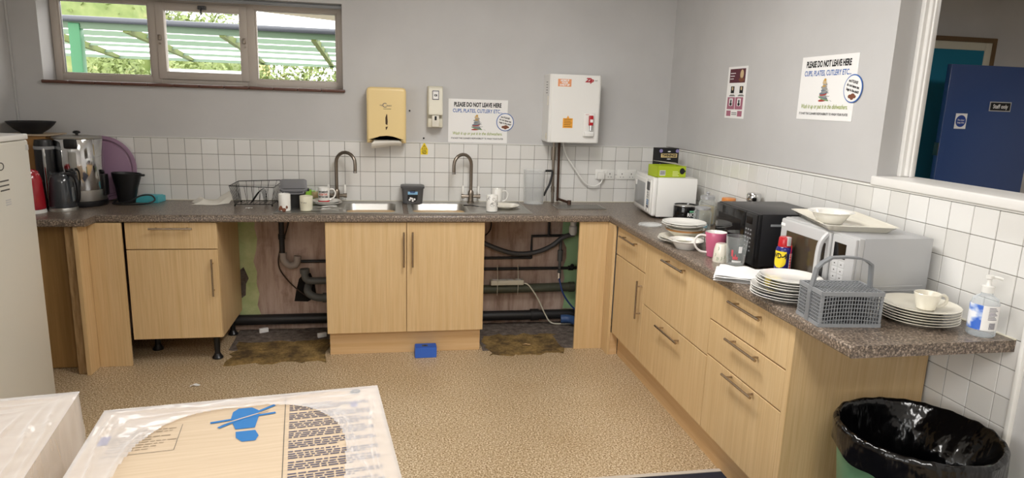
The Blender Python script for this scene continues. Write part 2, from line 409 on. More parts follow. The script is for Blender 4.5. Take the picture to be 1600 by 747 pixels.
sh = obj('sash', rect_frame(B(), XB+.016, XC-.016, ZB+.03, ZTp-.03, .05, Y0-.014, Y1-.01, .005), m_alu, w1)
for xx in (XB+.036, XC-.036):
    obj('catch', B().box(xx-.010, xx+.010, Y0-.03, Y0-.014, 1.93, 1.965, .003).cyl((xx, Y0-.024, 1.91), (xx, Y0-.012, 1.91), .007), m_nickel, sh)
obj('latch', B().box(-3.215, -3.165, Y0-.04, Y0-.014, 2.13, 2.155, .004).tube([(-3.19, Y0-.04, 2.14), (-3.19, Y0-.06, 2.12), (-3.19, Y0-.05, 2.10)], .006), m_dkgrey, sh)
for a, b in ((XA+.05, XB-.03), (XB+.06, XC-.06), (XC+.03, XD-.05)):
    obj('pane', B().box(a, b, Y1-.026, Y1-.022, ZB+.045, ZTp-.045), m_pane, w1, smooth=0)
    obj('gasket', rect_frame(B(), a-.002, b+.002, ZB+.046, ZTp-.046, .007, Y1-.034, Y1-.016, .001), m_black, w1)
obj('head_rail', B().cyl((-4.09, .06, 2.185), (-2.308, .06, 2.185), .013), m_grey, w1)
sl = thing('sill', '', ''); sl.parent = w1; del sl['label']; del sl['category']
for i in range(12):
    xa = -4.105+i*.1515; obj('sill_tile', B().box(xa, xa+.149, -.022, .166, 1.636, 1.656, .006, 2), m_sill, sl)
# ------------------------------------------------------------------ big window in the left wall (behind and left of the camera)
w2 = struct(thing('window_2', '', '')); del w2['label']; del w2['category']
b = B(); y0, y1, z0, z1 = WIN2; xf = XL-.14
b.box(xf, xf+.05, y0, y1, z0, z0+.06, .004).box(xf, xf+.05, y0, y1, z1-.06, z1, .004)
for k in range(5):
    yy = y0+.03+(y1-y0-.06)*k/4; b.box(xf, xf+.05, yy-.03, yy+.03, z0, z1, .004)
obj('frame', b, m_white, w2)
for k in range(4):
    ya = y0+.06+(y1-y0-.06)*k/4; obj('pane', B().box(xf+.022, xf+.026, ya, ya+(y1-y0-.06)/4-.06, z0+.06, z1-.06), m_pane, w2, smooth=0)
obj('window_sill', B().box(XL-.2, XL+.06, y0-.03, y1+.03, z0-.03, z0, .005), m_white, w2)

# ------------------------------------------------------------------ fill panels added on the unseen ceiling to brighten the rooms
def make_fill_light(x, y, lab, wx=.6, wy=1.2, power=FILL_W):
    t = thing('fill_light', lab, 'fill light', (x, y, 2.7), 0, 'added fill panels overhead')
    obj('housing', rect_frame_flat(wx, wy), m_white, t)
    obj('diffuser', B().box(-wx/2+.03, wx/2-.03, -wy/2+.03, wy/2-.03, -.045, -.03), M('fill_diffuser', '#ffffff', .6, emit=3.0), t, smooth=0)
    l = bpy.data.lights.new('fill_lamp', 'AREA'); l.shape = 'RECTANGLE'; l.size = wx-.06; l.size_y = wy-.06; l.energy = power; l.color = (1, .975, .94)
    o = bpy.data.objects.new('fill_lamp', l); C.objects.link(o); o.parent = t; o.location = (0, 0, -.05)
    return t
def rect_frame_flat(wx, wy):
    b = B(); h = -.06
    b.box(-wx/2, -wx/2+.03, -wy/2, wy/2, h, 0, .004).box(wx/2-.03, wx/2, -wy/2, wy/2, h, 0, .004).box(-wx/2+.03, wx/2-.03, -wy/2, -wy/2+.03, h, 0, .004).box(-wx/2+.03, wx/2-.03, wy/2-.03, wy/2, h, 0, .004)
    return b.box(-wx/2, wx/2, -wy/2, wy/2, -.012, 0)
make_fill_light(-1.5, -2.1, 'added fill light panel above the kitchen floor')
make_fill_light(-1.5, -4.9, 'added fill light panel behind the kitchen area')
make_fill_light(2.2, -2.6, 'added fill light panel in the room beyond the hatch', power=26)
# ------------------------------------------------------------------ outside the window
m_cang = M('faded_green_steel', '#465c44', .5); m_canp = M('bright_green_post', '#1f6038', .4); m_raft = M('yellow_green_timber', '#66713a', .7)
m_leaf = M('hedge_leaves', '#7f9a4e', .6); setcol(m_leaf, ramp(m_leaf, nz(m_leaf, tex(m_leaf), 3, 3), [(.3, '#5d6f36'), (.6, '#75824a'), (.8, '#948f62')]))
m_bark = M('bark', '#5d4b38', .9)
struct(obj('ground', B().box(-30, 20, .25, 60, -.3, -.02), M('tarmac', '#8d8c88', .9), smooth=0))
cp = thing('canopy_shelter', 'green slatted canopy roof with grey gutter outside the window', 'canopy', (-4, 4, 0))
obj('gutter', B().cyl((-3.6, 0, 2.38), (4, 0, 2.36), .034), M('grey_gutter', '#3e4148', .4), cp)
obj('fascia', B().box(-3.6, 4, .04, .07, 2.27, 2.36), m_cang, cp)
def cz(v, y): return 2.38-(v-38)/60*.437+(y-4)*(.0873-(v-38)/60*.0498)   # slat heights by row and depth
for k in range(6):
    yy = .15+.5*k; v0 = 44+9.2*k; v1 = v0+(8.6 if k < 3 else 5.8)
    za, zb = cz(v0, 4+yy), cz(v1, 4+yy)
    obj('slat', B().prism([(-3.6, yy, zb), (-3.6, yy+.03, zb), (-3.6, yy+.12, za), (-3.6, yy+.09, za)], (7.6, 0, -.03)), m_cang, cp, smooth=0)
m_poly = bpy.data.materials.new('white_polycarbonate'); m_poly.use_nodes = True; _n = m_poly.node_tree.nodes; _l = m_poly.node_tree.links
_t = _n.new('ShaderNodeBsdfTranslucent'); _t.inputs[0].default_value = (.85, .88, .86, 1); _l.new(_t.outputs[0], _n['Material Output'].inputs[0])
obj('roof_sheet', B().poly([(-3.6, .30, cz(42, 4.3)), (4, .30, cz(42, 4.3)-.03), (4, 2.9, cz(94, 6.9)-.03), (-3.6, 2.9, cz(94, 6.9))]), m_poly, cp, smooth=0)
for k in range(7):
    xx = -3.1+k*1.05
    obj('rafter', B().prism([(xx-.03, .06, 2.33), (xx+.03, .06, 2.33), (xx+.03, .06, 2.25), (xx-.03, .06, 2.25)], (0, 2.8, -.20)), m_raft, cp, smooth=0)
for xx in (-1.53, 3.3): obj('post', B().box(xx-.06, xx+.06, .02, .14, 0, 2.33, .01), m_canp, cp)
for xx in (-1.53, 3.3): obj('rear_post', B().box(xx-.05, xx+.05, 3.1, 3.2, 0, 2.05, .01), m_canp, cp)
def leaves(b, c, R, n, size):
    for i in range(n):
        d = Vector((random.gauss(0, 1), random.gauss(0, 1), random.gauss(0, 1))).normalized(); q = random.uniform(.72, 1.05)
        p = Vector((c[0]+d.x*R[0]*q, c[1]+d.y*R[1]*q, c[2]+d.z*R[2]*q))
        u = Vector((random.uniform(-1, 1), random.uniform(-1, 1), random.uniform(-1, 1))).normalized(); v = u.orthogonal().normalized(); s = size*random.uniform(.6, 1.3)
        b.poly([p-u*s, p+v*s*.45, p+u*s, p-v*s*.45])
random.seed(11)
def shrub(name, lab, cat, x, y, r, h, n, size, grp):
    t = thing(name, lab, cat, (x, y, -.02), 0, grp); b = B()
    for k in range(4):
        leaves(b, (random.uniform(-.4, .4)*r, random.uniform(-.3, .3)*r, h*(.3+.17*k)), (r*random.uniform(.7, 1), r*.7, h*.33), n//4, size)
    obj('foliage', b, m_leaf, t, smooth=0)
    obj('stem', B().cyl((0, 0, 0), (0, 0, h*.6), .06 if h < 3 else .14, .03), m_bark, t)
    b = B()
    for k in range(3): b.lathe([(0, -.36*h/2), (r*.85, -.12*h), (r*.86, .12*h), (0, .36*h/2)], (0, 0, h*(.3+.2*k)), 10)
    obj('inner_foliage', b, m_leaf, t)
for i, (x, yo, lab) in enumerate(((-8.3, 9.0, 'hedge bush at the far left beyond the green post'), (-7.0, 9.1, 'hedge bush under the canopy right of the green post'), (-6.0, 10.8, 'hedge bush behind the pale wall panel under the canopy'),
                 (-4.25, 9.1, 'hedge bush beneath the slats in the right window pane'), (-2.95, 9.0, 'hedge bush at the right end of the canopy'))):
    shrub('hedge_bush', lab, 'bush', x, yo, .72, 2.15, 3600, .06, 'hedge bushes outside the window')
for i, (x, y, h, lab) in enumerate(((-12.0, 15.5, 5.4, 'leafy tree above the gutter at the left window edge'), (-9.4, 15, 5.0, 'leafy tree above the gutter in the left pane'), (-7.4, 16, 3.7, 'lower leafy tree beside the yellow house'))):
    shrub('tree', lab, 'tree', x, y, 1.7, h, 4200, .09, 'trees behind the canopy')
pw = thing('garden_wall', 'pale rendered wall panel under the canopy in the middle pane', 'wall', (-5.25, 8.3, 0))
for k in range(3): obj('panel', B().box(-.85+k*.58, -.28+k*.58, 0, .08, 0, 1.98, .01), M('pale_render', '#cfd9de', .8), pw)
obj('notice_board', B().box(-.3, .05, -.02, 0, 1.66, 1.93, .005), M('pale_board', '#e8ecee', .6), pw)
hs = thing('house', 'yellow brick house with sloping grey roof beyond the gutter', 'house', (-10.2, 26, 0))
obj('wall', B().box(-2.6, 2.6, 0, 4, 0, 4.2), M('yellow_brick', '#c9ab6c', .9), hs, smooth=0)
obj('roof', B().prism([(-3.0, -.3, 4.5), (3.1, -.3, 4.05), (3.1, -.3, 4.15), (-3.0, -.3, 4.75)], (0, 4.6, 0)), M('grey_slate', '#77787c', .8), hs, smooth=0)
obj('window', B().box(-.4, .8, -.03, 0, 2.6, 3.6), M('dark_glass', '#5c6468', .1), hs, smooth=0)
ev = thing('beige_stand_in', 'beige slab added outside above the right window pane', 'roof', (-2.8, 2.5, 0))  # added slab that gives the beige band at the top of the right pane
obj('band_slab', B().prism([(-1.0, .3, 2.46), (.9, 1.5, 2.44), (2.5, 1.6, 2.44), (2.5, -1.0, 2.5), (-.4, -1.0, 2.5)], (0, 0, .06)), M('beige_band', '#b9ae9a', .8), ev, smooth=0)
obj('post', B().box(1.6, 1.7, .6, .7, 0, 2.45), m_white, ev, smooth=0)

# ------------------------------------------------------------------ worktops
def nose(b, p0, p1, out):   # rounded front edge from p0 to p1, 'out' points into the room
    p0, p1, out = Vector(p0), Vector(p1), Vector(out)
    pr = [(0, .87), (.046, .87), (.05, .875), (.05, .899), (.048, .9045), (.0435, .9085), (.037, .91), (0, .91)]
    b.prism([p0+out*s+Vector((0, 0, z)) for s, z in pr], p1-p0)
BW1 = (-2.295, -1.955, -.495, -.115); BW2 = (-1.865, -1.490, -.495, -.115)
b = B()
hx = [-3.64, BW1[0], BW1[1], BW2[0], BW2[1], 0]
b.box(-3.64, 0, -.115, 0, .87, Z).box(-3.64, -.0, -.55, -.495, .87, Z)
for a, c in ((-3.64, BW1[0]), (BW1[1], BW2[0]), (BW2[1], 0)): b.box(a, c, -.495, -.115, .87, Z)
b.box(-.6, 0, -.6, -.55, .87, Z); nose(b, (-3.64, -.55, 0), (-.6, -.55, 0), (0, -1, 0))
tag(obj('worktop', b, m_top), 'long speckled brown worktop along the back wall holding both sinks', 'worktop')
b = B().box(-.55, 0, -2.95, -.601, .87, Z); nose(b, (-.55, -.601, 0), (-.55, -2.95, 0), (-1, 0, 0))
tag(obj('worktop', b, m_top), 'speckled brown worktop along the right wall with microwaves', 'worktop')
b = B().box(XL, -3.641, -.69, 0, .87, Z); nose(b, (XL, -.69, 0), (-3.641, -.69, 0), (0, -1, 0))
tag(obj('worktop', b, m_top), 'short speckled worktop stepping forward behind the fridge on the left', 'worktop')

# ------------------------------------------------------------------ base units (front faces local -y)
def bar_handle(parent, x, y, z, ln, vert=False):
    r = .0058; b = B(); h = ln/2; q = h*.72
    if vert: b.cyl((x, y-.032, z-h), (x, y-.032, z+h), r, n=12).cyl((x, y, z-q), (x, y-.032, z-q), .0045, n=10).cyl((x, y, z+q), (x, y-.032, z+q), .0045, n=10)
    else: b.cyl((x-h, y-.032, z), (x+h, y-.032, z), r, n=12).cyl((x-q, y, z), (x-q, y-.032, z), .0045, n=10).cyl((x+q, y, z), (x+q, y-.032, z), .0045, n=10)
    obj('handle', b, m_hand, parent)
def unit(label, loc, rz, w, fronts, grp='beech base cabinets'):
    t = thing('base_cabinet', label, 'cabinet', loc, rz, grp)
    obj('body', B().box(.001, w-.001, -.556, -.02, .151, .868), m_wood, t, smooth=0)
    for kind, x0, x1, z0, z1, hx, hz, hl, vert in fronts:
        p = obj(kind, B().box(x0+.002, x1-.002, -.576, -.558, z0+.002, z1-.002, .0015, 1), m_wood, t)
        bar_handle(p, hx, -.576, hz, hl, vert)
    return t
c1 = unit('narrow beech cabinet with drawer and door standing on black legs', (-3.505, 0, 0), 0, .502,
          [('drawer', 0, .502, .705, .866, .255, .832, .235, False), ('door', 0, .502, .153, .703, .468, .536, .228, True)])
for x, y in ((.45, -.516), (.45, -.09), (.05, -.33), (.05, -.09)):
    obj('leg', B().cyl((x, y, .03), (x, y, .151), .016, .019, 14).lathe([(0, 0), (.032, 0), (.033, .008), (.022, .022), (.018, .034)], (x, y, 0), 18), m_black, c1)
c2 = unit('wide beech sink cabinet with two doors and a plinth', (-2.39, 0, 0), 0, .98,
          [('door', 0, .49, .153, .866, .473, .697, .223, True), ('door', .49, .98, .153, .866, .527, .697, .223, True)])
obj('plinth', B().box(.012, .968, -.53, -.512, 0, .15, .001, 1), m_woodh, c2)
unit('beech cabinet with drawer over door beside the corner post', (0, -.70, 0), -90, .50,
     [('drawer', 0, .50, .683, .866, .25, .82, .265, False), ('door', 0, .50, .153, .681, .467, .517, .226, True)])
unit('wide beech cabinet with two deep drawers under the white bowl', (0, -1.20, 0), -90, .80,
     [('drawer', 0, .80, .505, .866, .41, .83, .26, False), ('drawer', 0, .80, .153, .503, .40, .465, .27, False)])
c5 = unit('beech cabinet with three drawers at the open worktop end', (0, -2.00, 0), -90, .60,
     [('drawer', 0, .60, .684, .866, .317, .823, .243, False), ('drawer', 0, .60, .518, .682, .324, .66, .246, False), ('drawer', 0, .60, .153, .516, .322, .502, .236, False)])
obj('end_panel', B().box(.601, .632, -.578, -.012, 0, .868, .001, 1), m_wood, c5)
tag(obj('plinth', B().box(-.53, -.514, -2.60, -.705, 0, .15, .001, 1), m_woodh), 'long beech plinth under the right run of cabinets', 'plinth')
# corner posts
t = thing('corner_post', 'pale beech corner post between back gap and right cabinets', 'panel', (-.6, -.58, 0))
obj('face_panel', B().box(-.192, -.001, -.0, .018, 0, .868, .001, 1), m_wood, t); obj('side_panel', B().box(0, .018, -.119, .018, 0, .868, .001, 1), m_wood, t)
obj('foot_block', B().box(.019, .068, -.118, -.10, 0, .15), m_woodh, t, smooth=0)
t = thing('corner_post', 'beech corner post with raw edge left of the drawer cabinet', 'panel', (-3.69, -.6, 0))
obj('face_panel', B().box(.001, .176, .0, .018, 0, .866, .001, 1), m_wood, t); obj('side_panel', B().box(-.022, 0, -.122, .018, 0, .866, .001, 1), m_wood, t)
obj('raw_batten', B().box(-.075, -.023, -.10, .018, 0, .866, .002, 1), m_raw, t)
tag(obj('back_board', B().box(XL+.02, -3.77, -.60, -.585, .005, .866), m_woodd, smooth=0), 'dull brown board behind the fridge under the left worktop', 'panel')
# ------------------------------------------------------------------ sinks and taps
def rrect(cx, cy, hw, hd, r, n=8):
    P = []
    for k, (sx, sy) in enumerate(((1, 1), (-1, 1), (-1, -1), (1, -1))):
        for i in range(n+1):
            a = pi/2*(k+i/n); P.append((cx+sx*(hw-r)+r*cos(a), cy+sy*(hd-r)+r*sin(a)))
    return P
def loft(b, rings, cap=True):
    V = [[b.bm.verts.new(p) for p in R] for R in rings]
    for a, c in zip(V, V[1:]):
        for i in range(len(a)): b.bm.faces.new((a[i], a[(i+1) % len(a)], c[(i+1) % len(a)], c[i]))
    if cap: b.bm.faces.new(V[-1])
    return b
def sink(label, x0, x1, bw, drain_left):
    t = thing('kitchen_sink', label, 'sink', ((x0+x1)/2, -.28, Z), 0, 'inset stainless steel sinks')
    ox = (x0+x1)/2; oy = -.28; ya, yb = -.252, .238     # local rim edges
    bx0, bx1 = bw[0]-ox, bw[1]-ox; by0, by1 = bw[2]-oy, bw[3]-oy; cx, cy = (bx0+bx1)/2, (by0+by1)/2; hw, hd = (bx1-bx0)/2-.004, (by1-by0)/2-.004
    if drain_left: rx0, rx1, d0, d1 = bx0-.02, x1-ox, x0-ox, bx0-.02
    else: rx0, rx1, d0, d1 = x0-ox, bx1+.02, bx1+.02, x1-ox
    n = 8; z = .003
    outer = [(rx1, yb)]*(n+1)+[(rx0, yb)]*(n+1)+[(rx0, ya)]*(n+1)+[(rx1, ya)]*(n+1)
    inner = rrect(cx, cy, hw, hd, .06, n)
    b = B(); V = [[b.bm.verts.new((p[0], p[1], z)) for p in R] for R in (inner,)][0]
    cor = [b.bm.verts.new((*p, z)) for p in ((rx1, yb), (rx0, yb), (rx0, ya), (rx1, ya))]
    m = n+1
    for k in range(4):
        for i in range(n): b.bm.faces.new((cor[k], V[k*m+i], V[k*m+i+1]))
        b.bm.faces.new((cor[k], V[k*m+n], V[((k+1) % 4)*m], cor[(k+1) % 4]))
    obj('rim', b, m_steel, t, smooth=0)
    b = B(); loft(b, [[(*p, z) for p in inner], [(*p, z-.006) for p in rrect(cx, cy, hw-.006, hd-.006, .056, n)], [(*p, -.12) for p in rrect(cx, cy, hw-.014, hd-.014, .055, n)], [(*p, -.145) for p in rrect(cx, cy, hw-.035, hd-.035, .05, n)], [(*p, -.15) for p in rrect(cx, cy, .05, .05, .045, n)]])
    obj('bowl', b, m_steel, t, smooth=60)
    obj('waste', B().lathe([(0, 0), (.03, .001), (.036, .003), (.04, .001)], (cx, cy, -.1495), 20), m_chrome, t)
    obj('drainer', B().grid(lambda u, v: (d0+(d1-d0)*u, ya+(yb-ya)*v, z-.0005+(.004*max(0, sin(v*pi*17))**1.5 if .07 < u < .93 and .06 < v < .94 else 0)), 16, 120), m_steel, t)
    e = [(x0-ox, ya, z), (x1-ox, ya, z), (x1-ox, yb, z), (x0-ox, yb, z)]
    b = B()
    for p, q in zip(e, e[1:]+e[:1]): b.tube([p, q], .0035, 6)
    obj('lip', b, m_steel, t)
    return t
sink('stainless sink left of the centre with drainer crowded by mugs and plates', -2.69, -1.922, BW1, True)
sink('stainless sink right of the centre with drainer holding a plate', -1.883, -1.10, BW2, False)
def tap(label, x, y, sgn):
    t = thing('mixer_tap', label, 'tap', (x, y, Z+.003), 0, 'swan-neck mixer taps')
    obj('body', B().lathe([(0, 0), (.026, 0), (.026, .006), (.020, .012), (.019, .045), (.021, .06), (.019, .078), (.013, .088), (0, .088)], n=20)
        .cyl((-.058, 0, .045), (.058, 0, .045), .011, n=14).cyl((-.066, 0, .045), (-.044, 0, .045), .0155, n=16).cyl((.044, 0, .045), (.066, 0, .045), .0155, n=16), m_nickel, t)
    pts = [(0, 0, .085), (0, 0, .19), (0, -.0, .265)]
    for i in range(1, 11):
        a = pi*i/10; k = .072*(1-cos(a)); pts.append((sgn*k*.88, -k*.5, .265+.072*sin(a)))
    pts.append((sgn*.144*.88, -.072, .225)); pts.append((sgn*.144*.88, -.072, .215))
    sp = obj('spout', B().tube(pts, .0115, 14), m_nickel, t)
    obj('aerator', B().cyl((sgn*.1267, -.072, .205), (sgn*.1267, -.072, .218), .0135, n=14), m_chrome, sp)
    for s in (-1, 1):
        obj('lever', B().cyl((s*.054, 0, .055), (s*.054, 0, .07), .006, n=10).lathe([(0, 0), (.008, .001), (.0095, .015), (.0085, .04), (.005, .05), (0, .051)], (s*.054, 0, .068), 14), m_wplast, t)
    return t
tap('swan-neck nickel tap at the left sink, spout turned right', -2.352, -.075, 1)
tap('swan-neck nickel tap at the right sink, spout turned left', -1.445, -.075, -1)

# ------------------------------------------------------------------ pipework in the appliance gaps
def pipe(name, label, cat, b, mat, **k): return tag(obj(name, b, mat, **k), label, cat)
G = 'pipe'
pipe('floor_pipe', 'thick black pipe along the bottom of the left gap', G, B().cyl((-3.05, -.045, .085), (-2.38, -.045, .085), .036), m_pipeb)
pipe('floor_pipe', 'thick black pipe along the bottom of the right gap', G, B().cyl((-1.41, -.045, .07), (-.60, -.045, .07), .036).cyl((-.98, -.045, .07), (-.92, -.045, .07), .044), m_pipeb)
pipe('water_pipe', 'thin black pipe running right from the bent grey trap', G, B().cyl((-2.62, -.02, .49), (-2.38, -.02, .49), .011), m_pipeb)
t = thing('waste_trap', 'black drop pipe ending in a dirty grey bend below the left sink drainer', G, (-2.72, -.06, 0))
obj('drop_pipe', B().cyl((0, 0, .55), (0, 0, .868), .018).cyl((0, 0, .655), (0, 0, .69), .023), m_pipeb, t)
obj('bend', B().tube([(.005, 0, .56), (.01, -.005, .51), (.045, -.01, .475), (.09, -.01, .485), (.10, -.01, .54)], .024, 12, 5), M('dirty_grey_plastic', '#9c9189', .6), t)
t = thing('waste_elbow', 'upper grey plastic elbow pipe beside the sink cabinet', G, (-2.575, -.075, .40))
obj('elbow', B().tube([(0, 0, .045), (0, 0, 0), (.012, 0, -.025), (.04, 0, -.035), (.19, 0, -.035)], .025, 14, 4), m_pipeg, t)
obj('collar', B().cyl((0, 0, .02), (0, 0, .05), .032), m_pipeg, t)
t = thing('waste_elbow', 'lower grey pipe elbow entering the hole in the wall', G, (-2.56, -.02, .29))
obj('elbow', B().tube([(-.0, .0, .03), (.0, -.05, .0), (.03, -.06, -.03), (.08, -.06, -.045), (.17, -.06, -.045)], .027, 14, 4), m_pipeg, t)
obj('collar', B().cyl((.10, -.06, -.045), (.14, -.06, -.045), .034), m_pipeg, t)
pipe('cable', 'thin brown cable hanging down the plaster in the left gap', 'cable', B().tube([(-2.66, -.02, .868), (-2.69, -.02, .72), (-2.745, -.02, .55), (-2.75, -.02, .45), (-2.70, -.02, .36), (-2.62, -.03, .28), (-2.55, -.05, .235)], .005, 6, 6), M('brown_cable', '#3a2a1e', .6))
t = thing('hose', 'fat dark hose drooping across the right gap', 'hose', (0, 0, 0))
obj('hose_body', B().tube([(-1.40, -.06, .655), (-1.30, -.06, .60), (-1.13, -.07, .545), (-.97, -.07, .55), (-.85, -.08, .60), (-.77, -.09, .665), (-.69, -.10, .69)], .017, 12, 8), m_dkgrey, t)
pipe('cable', 'thin black cable looping at the top left of the right gap', 'cable', B().tube([(-1.36, -.03, .868), (-1.295, -.03, .80), (-1.30, -.03, .70), (-1.40, -.03, .62)], .005, 6, 6), m_black)
pipe('water_pipe', 'black pipe stepping up and along the top of the right gap', G, B().tube([(-1.41, -.02, .50), (-.985, -.02, .50)], .010, 10).tube([(-.985, -.02, .495), (-.985, -.02, .66), (-.70, -.02, .665)], .010, 10).tube([(-.86, -.02, .665), (-.86, -.02, .868)], .010, 10), m_pipeb)
pipe('water_pipe', 'straight black pipe with an elbow across the right gap', G, B().cyl((-1.41, -.02, .418), (-.63, -.02, .418), .011).cyl((-.70, -.02, .418), (-.665, -.02, .418), .018).cyl((-.68, -.02, .42), (-.68, -.055, .445), .014), m_pipeb)
t = thing('waste_pipe', 'dark green grey waste pipe low across the right gap', G, (0, 0, 0))
obj('pipe_run', B().cyl((-1.41, -.06, .275), (-.66, -.06, .285), .032), m_pipegr, t); obj('pipe_socket', B().cyl((-.70, -.06, .2845), (-.66, -.06, .285), .037), m_pipegr, t)
t = thing('isolating_valve', 'grey inline valve with blue hose at the right gap', 'valve', (-.775, -.05, 0))
obj('valve_body', B().cyl((0, 0, .48), (0, 0, .56), .020, n=8).cyl((0, 0, .42), (0, 0, .66), .010).cyl((0, 0, .39), (0, 0, .41), .014, n=6), m_pipeg, t)
obj('valve_nut', B().cyl((0, 0, .345), (0, 0, .40), .012, n=6), m_chrome, t)
obj('blue_hose', B().tube([(0, 0, .35), (.0, -.04, .325), (.012, -.058, .27), (.05, -.06, .2), (.11, -.06, .13), (.15, -.06, .11)], .006, 8, 6), M('blue_hose', '#27407f', .4), t)
t = thing('sink_waste', 'white plastic waste fitting hanging beside the corner post', 'pipe', (-.70, -.10, 0))
obj('cup', B().lathe([(0, .68), (.022, .685), (.03, .70), (.03, .745), (.022, .755), (.022, .775), (.028, .78), (.028, .81), (0, .81)], n=20), m_wplast, t); obj('tail', B().cyl((0, 0, .81), (0, 0, .868), .022), m_grey, t)
t = thing('extension_socket', 'white trailing socket strip tied on top of the green waste pipe', 'socket', (-1.17, -.085, .335))
obj('strip', B().box(-.12, .12, -.025, .025, -.018, .018, .005), m_cream, t)
for k in range(4): obj('outlet', B().box(-.105+k*.055, -.065+k*.055, -.018, .018, .016, .0195, .001, 1), m_wplast, t)
for k in (-.075, .075): obj('string_tie', B().tube([(k, .0, .13), (k+.002, -.03, .02), (k, -.03, -.09)], .002, 5), m_cream, t)
pipe('mains_cable', 'white mains cable trailing from the socket strip to the floor', 'cable', B().tube([(-1.05, -.085, .325), (-1.01, -.10, .31), (-.94, -.10, .21), (-.88, -.09, .09), (-.83, -.09, .02), (-.74, -.09, .008), (-.64, -.10, .012)], .005, 8, 6), m_cream)
pipe('waste_hose', 'crumpled blue and grey hose end on the floor by the corner post', 'hose', B().tube([(-.76, -.10, .05), (-.69, -.12, .052), (-.64, -.2, .045)], .032, 12, 5), M('blue_grey_hose', '#33507d', .5))
# stained floor in the gaps
def patch(name, lab, x0, x1, y0, y1, z, mat, seed, amp=.025):
    random.seed(seed); P = []
    def ed(p, q, n):
        for i in range(n):
            f = i/n; P.append((p[0]+(q[0]-p[0])*f+random.uniform(-amp, amp), p[1]+(q[1]-p[1])*f+random.uniform(-amp, amp), 0.0))
    ed((x0, y0), (x1, y0), 12); ed((x1, y0), (x1, y1), 6); ed((x1, y1), (x0, y1), 12); ed((x0, y1), (x0, y0), 6)
    tag(obj(name, B().prism(P, (0, 0, z)), mat, smooth=0), lab, 'floor patch', 'dirty floor patches in the appliance gaps')
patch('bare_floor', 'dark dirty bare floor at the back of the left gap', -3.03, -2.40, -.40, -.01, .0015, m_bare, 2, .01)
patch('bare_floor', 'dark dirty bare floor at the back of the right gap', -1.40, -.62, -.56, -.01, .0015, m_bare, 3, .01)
patch('stained_flooring', 'brown stained flooring scrap in the left gap', -2.98, -2.41, -.64, -.26, .004, m_dirt, 4)
patch('stained_flooring', 'brown stained flooring scrap in the right gap', -1.37, -.86, -.645, -.27, .004, m_dirt, 9)
for k, (x, y, lab) in enumerate(((-3.077, -.943, 'white paper scrap on the open floor'), (-2.46, -.2, 'white plastic scrap in the left gap by the sink cabinet'), (-2.86, -.07, 'small white block below the green paint in the left gap'), (-1.10, -.50, 'pale leaf scrap on the right stained flooring'))):
    bb = B().box(-.03, .03, -.01, .012, 0, .03 if k in (1, 2) else .006, .003) if k in (1, 2) else B().grid(lambda u, v: (.05*(u-.5), .022*(v-.5)+.012*sin(u*4), .007+.004*sin(u*7+v*3)), 6, 3)
    tag(obj('litter_scrap', bb, m_paper if k < 3 else m_raw, loc=(x, y, .001 if k < 3 else .005), rot=(0, 0, .4)), lab, 'scrap', 'scraps on the floor')
# ------------------------------------------------------------------ signs and fittings on the walls
def ell(b, cx, cz, rx, rz, y, n=18, a=0):
    b.poly([(cx+rx*cos(2*pi*i/n)*cos(a)-rz*sin(2*pi*i/n)*sin(a), y, cz+rx*cos(2*pi*i/n)*sin(a)+rz*sin(2*pi*i/n)*cos(a)) for i in range(n)])
def quad(b, x0, x1, z0, z1, y): b.poly([(x0, y, z0), (x1, y, z0), (x1, y, z1), (x0, y, z1)])
pm = [M('print_'+c, h, .7) for c, h in (('brown', '#7a4a33'), ('grey', '#9a9a97'), ('sand', '#cdb48a'), ('slate', '#6f7a86'), ('red', '#a8433a'), ('ochre', '#c69a45'), ('green', '#7f9a72'))]
def wash_sign(label, loc, rz):
    t = thing('paper_sign', label, 'sign', loc, rz, 'washing up signs')
    obj('paper', B().box(-.207, .207, -.0016, 0, 0, .296), m_paper, t, smooth=0)
    y = -.0024
    text('PLEASE DO NOT LEAVE HERE', .040, m_ink, t, (-.004, y, .258), xs=.63, off=.0016)
    text('CUPS, PLATES, CUTLERY ETC...', .0345, m_blue, t, (-.004, y, .216), xs=.74, off=.0006)
    text('Wash it up or put it in the dishwashers.', .029, m_olive, t, (-.003, y, .062), xs=.75, shear=.25, off=.0003)
    text("IT IS NOT THE CLEANER'S RESPONSIBILITY TO WASH YOUR PLATES", .0150, m_ink, t, (-.004, y, .028), xs=.80, off=.0003)
    b = B(); random.seed(5)
    for k in range(15):
        b.mi = random.randrange(len(pm)); w = .040*(1-k/17)+.004; cz = .092+k*.0067
        ell(b, -.010+random.uniform(-.004, .004), cz, w*random.uniform(.7, 1), .0062, y-.0001*k-.0001, 14, random.uniform(-.25, .25))
    for k in range(8):
        b.mi = 1; a = random.uniform(-.6, .6)
        xx = -.010+random.choice((-1, 1))*random.uniform(.02, .05); zz = .09+random.uniform(0, .045)
        b.poly([(xx, y, zz), (xx+.014, y, zz+.014*a), (xx+.014, y, zz+.002+.014*a), (xx, y, zz+.002)])
    obj('dish_tower_picture', b, pm, t, smooth=0)
    return t
